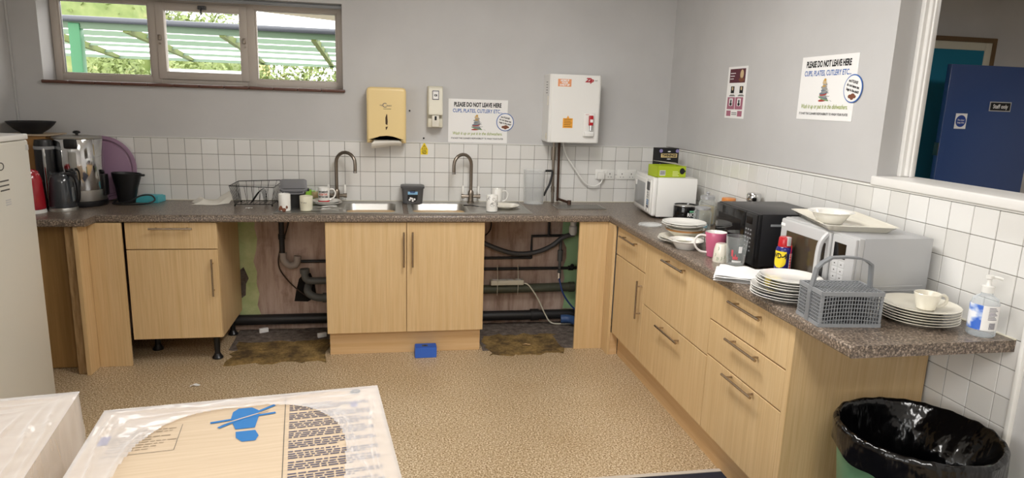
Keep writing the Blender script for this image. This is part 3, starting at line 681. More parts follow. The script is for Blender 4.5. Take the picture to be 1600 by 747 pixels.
def round_note(label, loc, rz):
    t = thing('round_sticker', label, 'sticker', loc, rz, 'round tea bag stickers')
    obj('disc', B().lathe([(0, -.0008), (.062, -.0008), (.062, .0008), (0, .0008)], n=40, T=Matrix.Translation((0, -.0048, 0)) @ Matrix.Rotation(pi/2, 4, 'X')), m_blue, t)
    obj('paper', B().lathe([(0, -.0004), (.057, -.0004), (.057, .0004), (0, .0004)], n=40, T=Matrix.Translation((0, -.0062, 0)) @ Matrix.Rotation(pi/2, 4, 'X')), m_paper, t)
    for i, s in enumerate(('and PLEASE', 'do not leave tea', 'bags in the sink!!')):
        text(s, .0165, m_ink, t, (.001, -.0072, .030-.0195*i), (0, rad(12), 0), xs=.78, off=.0006)
    b = B()
    for k, (x, z, r) in enumerate(((-.012, -.034, .011), (.006, -.030, .012), (.018, -.035, .009), (.002, -.041, .010))): ell(b, x, z, r*1.2, r*.8, -.0072-.0001*k, 12)
    obj('tea_bag_picture', b, pm[0], t, smooth=0)
wash_sign('white washing up notice on the back wall left of the boiler', (-1.394, 0.0055, 1.325), 0)
round_note('round blue-edged note on the back wall notice', (-1.204, 0.0065, 1.471), 0)
wash_sign('white washing up notice on the right wall near the hatch', (0.0055, -1.793, 1.577), -90)
round_note('round blue-edged note on the right wall notice', (0.0065, -1.987, 1.72), -90)
t = thing('poster', 'small white poster with maroon photo panels on the right wall', 'poster', (0.0055, -.955, 1.56), -90)
obj('paper', B().box(-.112, .112, -.0016, 0, 0, .298), m_paper, t, smooth=0)
m_mar = M('print_maroon', '#5a2a35', .7); m_pk = M('print_dusty_pink', '#a8697c', .7); y = -.0024
b = B(); quad(b, -.088, .092, .205, .285, y); obj('photo_panel', b, m_mar, t, smooth=0)
b = B(); ell(b, .052, .253, .020, .026, y-.0003); b.mi = 1; ell(b, .052, .222, .034, .012, y-.0003); obj('figure_picture', b, [pm[2], pm[0]], t, smooth=0)
for i, s in enumerate((.258, .242, .226)): b = B(); quad(b, -.08, -.02-.01*i, s, s+.004, y-.0004); obj('caption_line', b, m_paper, t, smooth=0)
for i, x in enumerate((-.062, .040)): b = B(); quad(b, x, x+.040, .145, .185, y); b.mi = 1; ell(b, x+.02, .172, .009, .011, y-.0003); obj('portrait', b, [m_ink, pm[2]], t, smooth=0); b = B(); quad(b, x-.015, x+.055, .128, .132, y); quad(b, x-.005, x+.045, .134, .1375, y); obj('caption_line', b, m_inkg, t, smooth=0)
b = B(); quad(b, -.092, -.004, .052, .122, y); quad(b, .002, .090, .052, .122, y); quad(b, -.092, -.04, .012, .044, y); quad(b, .038, .090, .012, .044, y); obj('pink_panel', b, m_pk, t, smooth=0)
for x in (-.068, .026): b = B(); quad(b, x, x+.040, .072, .115, y-.0004); b.mi = 1; ell(b, x+.02, .098, .008, .012, y-.0008); ell(b, x+.02, .082, .014, .009, y-.0008); obj('portrait', b, [m_paper, m_ink], t, smooth=0)
for z in (.03, .02): b = B(); quad(b, -.03, .03, z, z+.004, y); obj('caption_line', b, m_inkg, t, smooth=0)
# yellow caution sticker on a tile
t = thing('caution_sticker', 'tiny yellow warning sticker on a tile above the right sink', 'sticker', (-1.765, -.0012, 1.236), 0)
obj('backing', B().prism([(-.024, 0, 0), (.024, 0, 0), (.026, 0, .036), (.004, 0, .078), (-.004, 0, .078), (-.026, 0, .036)], (0, -.001, 0)), m_yellow, t, smooth=0)
b = B(); b.prism([(-.018, -.0012, .036), (.018, -.0012, .036), (0, -.0012, .069)], (0, -.0003, 0)); obj('triangle_border', b, m_ink, t, smooth=0)
b = B(); b.prism([(-.0135, -.0016, .039), (.0135, -.0016, .039), (0, -.0016, .063)], (0, -.0003, 0)); obj('triangle', b, m_yellow, t, smooth=0)
text('!', .022, m_ink, t, (0, -.0022, .048), off=.0006)
for s, z in (('Caution', .027), ('Very Hot', .017), ('Water', .008)): text(s, .011, m_ink, t, (0, -.0016, z), xs=.85, off=.0004)
# paper towel dispenser
t = thing('towel_dispenser', 'yellowed plastic paper towel dispenser with towel hanging out', 'dispenser', (-2.02, 0.006, 1.318), 0)
b = B().box(-.127, .127, -.05, 0, .02, .36, .012)
b.prism([(x, -.05, z) for x, z in [(-.128, 0), (-.098, 0), (-.092, .045), (-.05, .066), (0, .072), (.05, .066), (.092, .045), (.098, 0), (.128, 0), (.128, .338), (.12, .356), (.10, .362), (-.10, .362), (-.12, .356), (-.128, .338)]], (0, -.10, 0))
bmesh.ops.bevel(b.bm, geom=[e for e in b.bm.edges if all(v.co.y < -.14 for v in e.verts)], offset=.022, segments=4, profile=.6, affect='EDGES')
obj('cover', b, m_yelpl, t)
obj('exit_slot', B().box(-.095, .095, -.12, -.02, .012, .066, .006), M('aged_yellow_inner', '#c7ad74', .5), t)
obj('roller', B().cyl((-.094, -.128, .036), (.094, -.128, .036), .004), m_nickel, t)
obj('paper_towel', B().grid(lambda u, v: (-.098+.196*u-(.03*(u-.5) if v < .5 else 0), -.115-.03*sin(v*pi), .034-.062*v+(.012*sin(u*pi*1.0-1.2)*v)), 12, 6), m_sheet, t)
obj('level_window', B().prism([(-.006, -.1515, .125), (.006, -.1515, .118), (.008, -.1515, .14), (.005, -.1515, .185), (.001, -.1515, .192), (-.007, -.1515, .165)], (0, .001, 0)).prism([(-.004, -.1515, .085), (.004, -.1515, .095), (.009, -.1515, .11), (-.006, -.1515, .106)], (0, .001, 0)), M('dark_brown_window', '#4a3320', .2), t)
text('C', .042, m_inkb, t, (-.012, -.152, .245), off=0); text('lassic', .016, m_inkb, t, (.018, -.152, .245)); text('my', .014, m_inkb, t, (-.034, -.152, .247))
b = B(); quad(b, -.02, .03, .222, .2245, -.152); obj('caption_line', b, m_inkg, t, smooth=0)
# soap dispenser
t = thing('soap_dispenser', 'narrow grey soap dispenser on the back wall beside the notice', 'dispenser', (-1.695, 0.006, 1.425), 0)
b = B().box(-.052, .052, -.03, 0, 0, .275, .006)
obj('back_plate', b, m_cream, t)
b = B().prism([(-.047, -.028, .085), (-.047, -.105, .085), (-.047, -.09, .17), (-.047, -.075, .26), (-.047, -.06, .272), (-.047, -.028, .274)], (.094, 0, 0)); bmesh.ops.bevel(b.bm, geom=list(b.bm.edges), offset=.004, segments=2, affect='EDGES')
obj('cover', b, m_cream, t)
obj('drip_base', B().box(-.05, .05, -.075, -.02, 0, .06, .005), m_cream, t)
obj('push_bar', B().box(-.024, .024, -.10, -.05, .005, .082, .004), M('off_white_plastic', '#e0dccf', .35), t)
obj('nozzle', B().box(-.007, .007, -.104, -.098, .05, .076, .002), m_ink, t)
lb = obj('sticker', B().box(-.022, .022, -.0895, -.0885, .185, .245).box(-.019, .019, -.0905, -.0895, .188, .242), m_inkb, t, rot=None, smooth=0)
obj('sticker_face', B().box(-.018, .018, -.0915, -.0900, .190, .240), m_paper, t, smooth=0); text('cs', .026, m_ink, t, (0, -.092, .216), off=.001)
# wall boiler
t = thing('water_boiler', 'white wall-mounted water boiler with red tap and stickers', 'boiler', (-.757, 0.006, 1.35), 0)
b = B().prism([(-.165, -.205, 0), (.165, -.205, 0), (.18, -.19, 0), (.18, 0, 0), (-.18, 0, 0), (-.18, -.19, 0)], (0, 0, .455)); bmesh.ops.bevel(b.bm, geom=list(b.bm.edges), offset=.004, segments=2, affect='EDGES')
obj('casing', b, m_wenam, t)
b = B()
for k in range(5): b.box(-.1812, -.179, -.13, -.09, .405-.018*k-.004, .405-.018*k)
obj('side_vent', b, m_ink, t, smooth=0)
obj('side_label', B().box(-.1812, -.1795, -.16, -.14, .25, .31).box(-.1812, -.1795, -.15, -.12, .02, .06), m_cream, t, smooth=0)
st = obj('sticker', B().box(-.128, -.036, -.2062, -.2045, .375, .424), M('orange_outline', '#e59a6a', .6), t, smooth=0)
for i, s in enumerate(('MORE IF', 'YOUR', 'DAILY UP')): text(s, .016, m_paper, t, (-.082, -.2068, .414-.0145*i), off=.0008)
st = obj('warning_label', B().box(-.083, -.014, -.2062, -.2045, .10, .165).prism([(-.058, -.2062, .165), (-.038, -.2062, .165), (-.048, -.2062, .184)], (0, .0015, 0)), m_orange, t, smooth=0)
for i in range(5): b = B(); quad(b, -.075, -.022-.006*(i % 2), .108+.012*i, .112+.012*i, -.2068); obj('print_line', b, M('brown_ink', '#8a5a1a', .7), st, smooth=0)
text('Zip', .036, M('logo_red', '#b02530', .5), t, (.09, -.2068, .421), xs=1.1, off=.0022, shear=.3); text('AO', .012, m_inkg, t, (.138, -.2068, .42))
tp = obj('tap_plate', B().box(.06, .136, -.216, -.2045, .042, .205, .006), m_wenam, t)
obj('drip_step', B().box(.064, .132, -.232, -.215, .046, .082, .006), m_wenam, tp)
obj('tap_lever', B().box(.094, .122, -.245, -.214, .12, .188, .005), m_red, tp); obj('tap_spout', B().cyl((.108, -.235, .122), (.108, -.235, .088), .011), m_chrome, tp)
obj('lever_mark', B().box(.098, .118, -.2462, -.2445, .142, .162), m_paper, tp, smooth=0); text('HOT', .012, m_red, tp, (.085, -.217, .193))
tag(obj('supply_pipe', B().cyl((-.853, -.055, .912), (-.86, -.055, 1.35), .0095).cyl((-.86, -.055, 1.22), (-.86, -.055, 1.31), .0165).cyl((-.854, -.055, .99), (-.855, -.055, 1.03), .013), m_nickel), 'thin nickel pipe with valve below the boiler', 'pipe')
tag(obj('copper_pipe', B().tube([(-.815, -.03, 1.35), (-.81, -.03, .96), (-.81, -.04, .94), (-.79, -.09, .935), (-.765, -.13, .93), (-.755, -.15, .925), (-.755, -.16, .921)], .009, 10, 4).cyl((-.757, -.16, .911), (-.755, -.155, .945), .014), m_cop), 'tarnished brown copper pipe bending onto the worktop below the boiler', 'pipe')
t = thing('drip_tray', 'flat slotted drip tray on the worktop under the boiler', 'tray', (-.71, -.255, Z), 0)
obj('tray_base', B().box(-.165, .165, -.085, .085, 0, .003), m_ink, t, smooth=0)
b = B().box(-.17, -.16, -.09, .09, 0, .007, .001, 1).box(.16, .17, -.09, .09, 0, .007, .001, 1).box(-.16, .16, -.09, -.082, 0, .007, .001, 1).box(-.16, .16, .082, .09, 0, .007, .001, 1); obj('rim', b, m_steel, t)
b = B()
for k in range(21): b.box(-.152+k*.0152-.0042, -.152+k*.0152+.0042, -.082, .082, .003, .0075)
for yy in (-.03, .03): b.box(-.16, .16, yy-.004, yy+.004, .0032, .0066)
obj('slats', b, m_steel, t, smooth=0)
# sockets
def socket(label, x, z):
    t = thing('double_socket', label, 'socket', (x, 0.0, z), 0, 'double wall sockets')
    obj('plate', B().box(-.073, .073, -.010, .0, -.036, .036, .004), m_wplast, t)
    for s in (-1, 1):
        b = B().box(s*.036-.003, s*.036+.003, -.0106, -.0098, .0, .010).box(s*.036-.014, s*.036-.008, -.0106, -.0098, -.020, -.0155).box(s*.036+.008, s*.036+.014, -.0106, -.0098, -.020, -.0155); obj('pin_holes', b, m_inkg, t, smooth=0)
        obj('rocker', B().box(s*.012-.006, s*.012+.006, -.0135, -.0095, .010, .026, .001, 1), m_wplast, t)
socket('white double socket with a plug in it below the boiler', -.455, 1.115)
socket('white double socket partly hidden by the white microwave', -.290, 1.115)
t = thing('mains_plug', 'white plug with cable running up to the boiler', 'plug', (-.492, -.012, 1.105), 0)
obj('plug_body', B().box(-.025, .025, -.028, 0, -.024, .026, .006), m_wplast, t)
obj('cable', B().tube([(.01, -.016, -.022), (.0, -.02, -.05), (-.05, -.02, -.075), (-.12, -.02, -.05), (-.20, -.02, .05), (-.27, -.02, .15), (-.30, -.02, .245)], .0055, 8, 6), m_wplast, t)

# ------------------------------------------------------------------ pinboard and door beyond the hatch
t = thing('pinboard', 'large teal felt pinboard in a wooden frame beyond the hatch', 'pinboard', (2.35, .498, 1.45), 0)
obj('felt', B().box(-1.0, .7, -.02, 0, -.75, .73), m_tealf, t, smooth=0)
obj('border', rect_frame(B(), -1.02, .765, -.79, .79, .07, -.026, -.004, .002), m_cream, t); obj('frame', rect_frame(B(), -1.06, .80, -.83, .825, .04, -.035, 0, .004), m_oak, t)
t = thing('fire_door', 'open navy blue fire door with small signs beyond the hatch', 'door', (2.31, 0, 0), 0)
obj('leaf', B().box(0, .84, 0, .045, .005, 2.01, .003), m_blued, t)
sg = obj('keep_shut_sign', B().box(.105, .21, -.002, 0, 1.515, 1.635), m_paper, t, smooth=0)
obj('blue_disc', B().lathe([(0, -.0006), (.046, -.0006), (.046, .0006), (0, .0006)], n=32, T=Matrix.Translation((.157, -.003, 1.575)) @ Matrix.Rotation(pi/2, 4, 'X')), M('sign_blue', '#1f3f8f', .5), sg)
for s, z in (('Fire door', 1.583), ('keep shut', 1.563)): text(s, .019, m_paper, sg, (.157, -.0045, z), xs=.85, off=.0004)
sg = obj('staff_sign', B().box(.40, .60, -.003, 0, 1.66, 1.735), m_silvg, t, smooth=0); obj('staff_sign_face', B().box(.408, .592, -.004, -.002, 1.667, 1.728), m_ink, sg, smooth=0)
text('Staff only', .044, m_paper, sg, (.50, -.0048, 1.697), xs=.85, off=.001)
obj('hinge', B().box(-.006, .0, .005, .05, 1.3, 1.4), m_nickel, t, smooth=0); obj('hinge', B().box(-.006, .0, .005, .05, 1.0, 1.1), m_nickel, t, smooth=0)

# ------------------------------------------------------------------ fridge and the things at the left end
t = thing('fridge', 'tall white fridge standing at the left edge of the picture', 'fridge', (-3.95, -1.50, 0), 0)
obj('body', B().box(-.29, .25, -.29, .29, .02, 1.38, .006), M('off_white_enamel', '#d2cfc4', .35), t)
dr = obj('door', B().box(.253, .30, -.29, .29, .06, 1.372, .010, 3), MATS['off_white_enamel'], t)
obj('top_cap', B().box(-.29, .302, -.292, .292, 1.374, 1.40, .006), m_wplast, t)
obj('hinge_cap', B().box(.298, .3025, .262, .284, 1.325, 1.35, .002), m_silvg, dr)
text('SO', .052, m_inkg, dr, (.3015, .02, 1.27), (0, 0, rad(90)), name='lettering', xs=1.5)
for k in range(3): obj('print_line', B().box(.3, .3012, .0+.01*k, .09, 1.205-.02*k, 1.211-.02*k), m_inkg, dr, smooth=0)
for k in range(3): obj('print_line', B().box(.3, .3012, .05, .09, 1.12-.01*k, 1.125-.01*k), m_silvg, dr, smooth=0)
t = thing('cardboard_box', 'tall brown cardboard box on the worktop behind the fridge', 'box', (-4.125, -.15, Z), 0)
obj('carton', B().box(-.115, .115, -.1, .12, 0, .415, .002, 1), m_cardd, t); obj('lid_board', B().box(-.12, .135, -.11, .13, .416, .424, .001, 1), m_card, t)
obj('dark_label', B().box(.06, .114, -.1015, -.1, .22, .32), m_inkb, t, smooth=0)
def bowl_prof(r, h, foot=.45, th=.004):
    o = [(0, 0), (r*foot, 0), (r*foot*1.02, .004), (r*.72, h*.42), (r*.9, h*.75), (r, h), (r-th*.5, h+.001)]
    return o+[(r*.9-th, h*.76), (r*.72-th, h*.46), (r*foot, .008), (0, .007)]
tag(obj('bowl', B().lathe(bowl_prof(.128, .072, .42), n=40), M('charcoal_stoneware', '#1f1f22', .5), loc=(-4.115, -.17, Z+.4245)), 'wide black bowl on the cardboard box above the fridge', 'bowl')
t = thing('coffee_flask', 'tall black drinks flask with chrome strip behind the kettles', 'flask', (-3.99, -.325, Z), 0)
obj('body', B().lathe([(0, 0), (.048, 0), (.05, .01), (.05, .375), (.044, .40), (0, .404)], n=28), m_black, t); obj('chrome_strip', B().box(.012, .026, -.055, -.042, .06, .355, .004), m_chrome, t); obj('collar', B().lathe([(.0505, .345), (.0525, .347), (.0525, .362), (.0505, .364)], n=28), m_grey, t)
t = thing('hot_water_urn', 'large chrome hot water urn with black lid knob and handle', 'urn', (-3.858, -.205, Z), 0)
obj('drum', B().lathe([(0, .03), (.128, .03), (.13, .10), (.131, .102), (.131, .40), (.127, .408)], n=48), m_chrome, t)
obj('base', B().lathe([(0, 0), (.132, 0), (.136, .006), (.136, .028), (.128, .034), (0, .034)], n=48), m_black, t)
obj('foot_band', B().lathe([(.1315, .034), (.1325, .036), (.1325, .098), (.131, .10)], n=48), m_steel, t)
ld = obj('lid', B().lathe([(.131, .404), (.133, .408), (.128, .416), (.08, .422), (0, .424)], n=48), m_steel, t)
obj('knob', B().lathe([(0, .422), (.008, .423), (.008, .432), (.02, .436), (.021, .443), (.014, .449), (0, .451)], n=20), m_black, ld)
obj('lid_clip', B().box(-.02, .05, -.146, -.118, .35, .408, .01), m_black, t)
obj('side_handle', B().box(.127, .145, -.03, .03, .06, .19, .006), m_black, t)
obj('indicator', B().cyl((.0, -.137, .012), (.0, -.139, .012), .005), m_paper, t)
def kettle(label, loc, rz, r, h, mat, base, handle_mat):
    t = thing('electric_kettle', label, 'kettle', loc, rz, 'electric kettles')
    obj('body', B().lathe([(0, .022), (r, .022), (r*1.02, .03), (r*1.0, h*.35), (r*.9, h*.75), (r*.78, h*.88), (r*.70, h*.91)], n=36), mat, t)
    obj('lid', B().lathe([(r*.72, h*.905), (r*.68, h*.94), (r*.4, h*.985), (0, h)], n=30), mat, t)
    obj('base', B().lathe([(0, 0), (r*1.04, 0), (r*1.05, .006), (r*1.0, .02), (0, .021)], n=36), base, t)
    obj('handle', B().tube([(r*.55, 0, h*.94), (r*1.05, 0, h*.93), (r*1.42, 0, h*.80), (r*1.5, 0, h*.55), (r*1.42, 0, h*.33), (r*1.30, 0, h*.27)], .012, 10, 5), handle_mat, t)
    obj('spout', B().prism([(-r*.70, -.02, h*.62), (-r*1.14, -.006, h*.86), (-r*1.14, .006, h*.86), (-r*.70, .02, h*.62)], (.012, 0, .03)), mat, t)
    obj('gauge', B().box(r*.985, r*1.015, -.008, .008, h*.25, h*.62, .003), m_grey, t)
    return t
kettle('dark grey electric kettle in front of the urn', (-3.875, -.42, Z), -20, .072, .225, M('charcoal_enamel', '#33373c', .18, coat=.5), m_steel, m_black)
k = kettle('red electric kettle beside the fridge', (-4.0, -.505, Z), -70, .066, .25, m_redk, m_wplast, m_redk)
obj('badge', B().box(.035, .055, -.0615, -.057, .05, .054), m_paper, k, smooth=0)
t = thing('round_tray', 'round purple plastic lid leaning on the tiles behind the urn', 'lid', (-3.80, -.030, Z), 0)
TT = Matrix.Translation((0, 0, .206)) @ Matrix.Rotation(rad(90-4), 4, 'X')
obj('disc', B().lathe([(0, .004), (.165, .004), (.17, .0), (.178, 0), (.184, .014), (.204, .016), (.206, .010), (.186, .006), (.18, -.008), (.166, -.008), (.16, -.001), (0, -.001)], n=64, T=TT), m_purple, t)
t = thing('filter_basket', 'black tapered plastic basket leaning by the purple lid', 'basket', (-3.638, -.125, Z), 0)
obj('cone', B().lathe([(0, 0), (.045, 0), (.05, .004), (.066, .10), (.085, .175), (.087, .188), (.083, .189), (.062, .10), (.046, .01), (0, .008)], n=36, sy=.75, T=Matrix.Rotation(rad(3), 4, 'Y')), m_black, t); obj('lip_handle', B().box(.07, .115, -.012, .012, .168, .182, .005), m_black, t)
tag(obj('power_cable', B().tube([(-3.70, -.09, .925), (-3.69, -.20, .918), (-3.60, -.22, .93), (-3.53, -.20, .965), (-3.475, -.18, .965), (-3.455, -.19, .935), (-3.50, -.22, .918), (-3.60, -.235, .916), (-3.66, -.235, .916), (-3.69, -.21, .917)], .005, 8, 6), m_black), 'black power cable looping over the turquoise tub', 'cable')
t = thing('plastic_tub', 'shallow turquoise plastic tub on the worktop', 'tub', (-3.515, -.075, Z), -8)
obj('tray', B().prism([(-.065, -.05, 0), (.065, -.05, 0), (.065, .05, 0), (-.065, .05, 0)], (0, 0, .006)).box(-.07, -.065, -.055, .055, 0, .038, .002, 1).box(.065, .07, -.055, .055, 0, .038, .002, 1).box(-.07, .07, -.055, -.05, 0, .038, .002, 1).box(-.07, .07, .05, .055, 0, .038, .002, 1), m_teal, t); obj('lid', B().box(-.06, .062, -.03, .048, .028, .044, .006), m_teal, t)
random.seed(21)
tag(obj('paper_cloth', B().grid(lambda u, v: (-.13+.235*u+.02*sin(v*5), -.07+.14*v+.01*sin(u*9), .002+(.022+.012*sin(u*7+1.2)+.008*noise.noise(Vector((u*6, v*5, 2))))*min(1, v*3.5)*min(1, u*5)+.05*max(0, u-.68)*2.4*(.25+.75*v)), 34, 16), m_sheet, loc=(-3.115, -.15, Z)), 'crumpled white paper towel on the worktop left of the wire rack', 'paper towel')

# wire dish rack
t = thing('dish_rack', 'black wire dish rack beside the left sink drainer', 'dish rack', (-2.85, -.18, Z), 0)
m_wire = M('dark_wire', '#2c2b2b', .4, .6); tp = [(-.135, -.12, .135), (.13, -.12, .127), (.16, .13, .145), (-.13, .13, .135)]; bt = [(-.115, -.075, .012), (.11, -.075, .012), (.12, .09, .012), (-.11, .09, .012)]
obj('top_rim', B().tube(tp, .0028, 6, closed=True), m_wire, t); obj('base_rim', B().tube(bt, .0025, 6, closed=True), m_wire, t)
def lerp(p, q, f): return tuple(a+(b-a)*f for a, b in zip(p, q))
b = B()
for (i, j, n) in ((0, 1, 6), (1, 2, 8), (2, 3, 6), (3, 0, 11)):
    for k in range(n): b.tube([lerp(tp[i], tp[j], k/n), lerp(bt[i], bt[j], k/n)], .0014, 5)
obj('side_wires', b, m_wire, t)
b = B()
for k in range(9): b.tube([lerp(bt[0], bt[1], k/8), lerp(bt[3], bt[2], k/8)], .0014, 5)
obj('base_wires', b, m_wire, t)
b = B()
for k in range(7): yy = -.05+k*.02; b.tube([(-.03, yy, .012), (.02, yy, .085), (.045, yy, .09), (.06, yy, .012)], .0013, 5, 3)
obj('plate_divider', b, m_wire, t)
for p in bt: obj('foot', B().cyl((p[0], p[1], 0), (p[0], p[1], .012), .005, n=8), m_black, t)
tag(obj('litter_scrap', B().grid(lambda u, v: (.04*(u-.5), .02*(v-.5), .003+.006*abs(sin(u*6+v*2))), 6, 3), m_paper, loc=(-2.86, -.36, Z)), 'tiny white paper scrap on the worktop in front of the wire rack', 'scrap', 'paper scraps')

# ------------------------------------------------------------------ crockery helpers
def plate_prof(r, h=.02): return [(0, .002), (r*.55, .002), (r*.58, 0), (r*.62, .002), (r*.66, .006), (r*.98, h-.002), (r, h), (r*.98, h+.001), (r*.68, .010), (r*.6, .006), (0, .006)]
def plate(label, x, y, z, r=.125, mat=None, grp='plates', h=.02, name='plate', cat='plate'):
    return tag(obj(name, B().lathe(plate_prof(r, h), n=48), mat or m_china, loc=(x, y, z)), label, cat, grp)
def mug(label, loc, r, h, mat, ang=0, taper=1.0, handle=True, inner=None, grp='mugs', hm=None, hs=1.0, name='mug', cat='mug', flare=0):
    t = thing(name, label, cat, loc, ang, grp); b = B()
    th = .0035; rb = r*taper
    b.lathe([(0, .002), (rb*.8, .002), (rb*.84, 0), (rb*.97, .003), (rb, .008), (rb+(r-rb)*.5, h*.5), (r, h*.97), (r-th*.4, h)], n=36)
    b.mi = 1; b.lathe([(r-th*.4, h), (r-th, h*.97), (rb+(r-rb)*.5-th, h*.5), (rb-th, .010), (0, .007)], n=36)
    obj('cup', b, [mat, inner or mat], t)
    if handle:
        hr = h*.36*hs
        obj('handle', B().tube([(rb+(r-rb)*.8-.002, 0, h*.84), (r+hr*.55, 0, h*.86), (r+hr*.95, 0, h*.68), (r+hr*.9, 0, h*.42), (r+hr*.4, 0, h*.22), (rb+(r-rb)*.15-.003, 0, h*.17)], .0052, 8, 5), hm or mat, t)
    return t
ZD = Z+.005
t = mug('white cup with a brown bear picture at its base', (-2.635, -.45, ZD), .036, .105, m_china, 75)
b = B()
for a, z, s in ((-.35, .022, .016), (.35, .026, .012), (.0, .012, .014), (-.6, .014, .012)): b.lathe([(0, -s), (s*.7, -s*.7), (s, 0), (s*.7, s*.7), (0, s)], n=12, T=Matrix.Rotation(rad(-75), 4, 'Z') @ Matrix.Translation((.0355*sin(a), -.0335*cos(a), z)) @ Matrix.Diagonal((1, .25, 1, 1)))
obj('bear_picture', b, pm[0], t)
t = mug('squat cream mug at the front of the left drainer', (-2.508, -.445, ZD), .040, .092, M('cream_glaze', '#ded9c2', .2, coat=.3), 100, .93)
text('for you', .014, m_inkg, t, (0, 0, .055), (0, 0, rad(-120)), wrap=.0402)
plate('lower white plate under the printed mug on the left drainer', -2.405, -.205, ZD, .098); plate('upper white plate under the printed mug on the left drainer', -2.412, -.20, ZD+.009, .093)
t = mug("white mug printed WOMEN'S NETWORK with a red base band", (-2.425, -.20, ZD+.016), .0365, .098, m_china, 10, 1, hs=1.05)
for s, z, mm in (("WOMEN'S", .070, m_ink), ('POSITIVE', .054, M('coral_ink', '#d2604f', .6)), ('NETWORK', .038, m_ink)): text(s, .0165, mm, t, (0, 0, z), (0, 0, rad(-12)), wrap=.0372, xs=.85, off=.0007)
obj('red_band', B().lathe([(.0367, .004), (.0372, .006), (.0372, .012), (.0367, .014)], n=36), m_red, t)
mug('lime green mug half hidden behind the crowded left drainer', (-2.545, -.10, ZD), .032, .085, M('lime_glaze', '#8fc63d', .25), 20)
t = thing('glass_tumbler', 'small tumbler with brown print behind the printed mug', 'glass', (-2.49, -.085, ZD), 0, 'tumblers')
obj('glass', B().lathe([(0, 0), (.026, 0), (.03, .09), (.0285, .09), (.0245, .006), (0, .005)], n=28), m_clear, t); obj('print', B().lathe([(.0285, .03), (.0302, .07)], n=28), pm[2], t)
t = thing('food_caddy', 'black lidded caddy with a grey lid on the left drainer', 'caddy', (-2.60, -.295, ZD), 8)
b = B(); loft(b, [[(*p, 0) for p in rrect(0, 0, .062, .055, .02, 5)], [(*p, .125) for p in rrect(0, 0, .075, .068, .024, 5)]]); b.bm.faces.new([v for v in b.bm.verts if v.co.z < .001][::-1]); obj('bin', b, m_black, t)
TT = Matrix.Translation((0, 0, .128)) @ Matrix.Rotation(rad(22), 4, 'X')
b = B(); loft(b, [[TT @ Vector((*p, 0)) for p in rrect(0, 0, .082, .075, .026, 5)], [TT @ Vector((*p, .014)) for p in rrect(0, 0, .082, .075, .026, 5)], [TT @ Vector((*p, .018)) for p in rrect(0, 0, .074, .067, .024, 5)], [TT @ Vector((*p, .026)) for p in rrect(0, 0, .06, .052, .02, 5)]]); obj('lid', b, M('smoky_grey_plastic', '#77777a', .25), t)
obj('lid_handle', B().tube([TT @ Vector((-.055, -.078, .006)), TT @ Vector((-.05, -.095, .004)), TT @ Vector((.05, -.095, .004)), TT @ Vector((.055, -.078, .006))], .004, 8, 3), MATS['smoky_grey_plastic'], t); obj('front_clip', B().box(.07, .095, -.02, .02, .10, .118, .004), m_black, t)
def cutlery(label, x, y, ang, kind, mat=m_steel, z=ZD+.004):
    t = thing(kind, label, kind, (x, y, z), ang, 'loose cutlery on the drainers')
    obj('stem', B().tube([(-.02, 0, .004), (.04, 0, .006), (.09, 0, .003)], [.0028, .003, .0045], 8, 4), mat, t)
    if kind == 'spoon': obj('head', B().lathe([(0, -.003), (.014, 0), (.0185, .003), (.014, .002), (0, -.0015)], n=18, T=Matrix.Translation((-.045, 0, .005)) @ Matrix.Diagonal((1.5, 1, 1, 1))), mat, t)
    elif kind == 'fork':
        b = B().box(-.045, -.018, -.010, .010, .003, .0055, .001, 1)
        for k in range(4): b.box(-.078, -.044, -.0095+k*.0055, -.0065+k*.0055, .003, .005)
        obj('head', b, mat, t)
    else: obj('head', B().prism([(-.12, -.004, .003), (-.10, -.009, .003), (-.015, -.008, .003), (-.015, .006, .003), (-.11, .006, .003)], (0, 0, .0018)), mat, t)
    return t
cutlery('steel spoon lying beside the cream mug', -2.40, -.42, 10, 'spoon'); cutlery('steel fork nearest the front edge of the left drainer', -2.40, -.47, -4, 'fork'); cutlery('steel knife pointing toward the left bowl', -2.385, -.375, -14, 'knife')
cutlery('steel spoon lying under the plates on the left drainer', -2.42, -.345, 22, 'spoon'); cutlery('steel knife crossed over the spoons on the left drainer', -2.36, -.44, 160, 'knife', z=ZD+.012)
cutlery('black handled knife at the right bowl edge', -1.435, -.30, 150, 'knife', m_black)
# dishwasher tablet tub
t = thing('tablet_tub', 'dark grey plastic tub with printed label between the sinks', 'tub', (-1.848, -.085, Z+.004), 0)
b = B(); loft(b, [[(*p, 0) for p in rrect(0, 0, .066, .052, .02, 5)], [(*p, .105) for p in rrect(0, 0, .074, .058, .022, 5)]]); b.bm.faces.new([v for v in b.bm.verts if v.co.z < .001][::-1]); obj('tub_body', b, m_dkgrey, t)
b = B(); loft(b, [[(*p, .103) for p in rrect(0, 0, .08, .064, .024, 5)], [(*p, .116) for p in rrect(0, 0, .08, .064, .024, 5)], [(*p, .12) for p in rrect(0, 0, .072, .056, .022, 5)]]); obj('lid', b, m_dkgrey, t)
lb = obj('label', B().prism([(-.034, -.0555, .075), (-.034, -.0545, .02), (-.01, -.0535, .01), (.02, -.0535, .012), (.032, -.0545, .03), (.034, -.0565, .075), (.015, -.0575, .09), (-.02, -.0575, .088)], (0, -.001, 0)), m_ink, t, smooth=0)
obj('label_band', B().box(-.033, .033, -.0595, -.0575, .062, .082), M('label_sky_blue', '#86b6d8', .5), t, smooth=0); text('finish', .016, M('label_navy', '#1b2f6e', .5), t, (0, -.06, .078), off=.0008)
b = B()
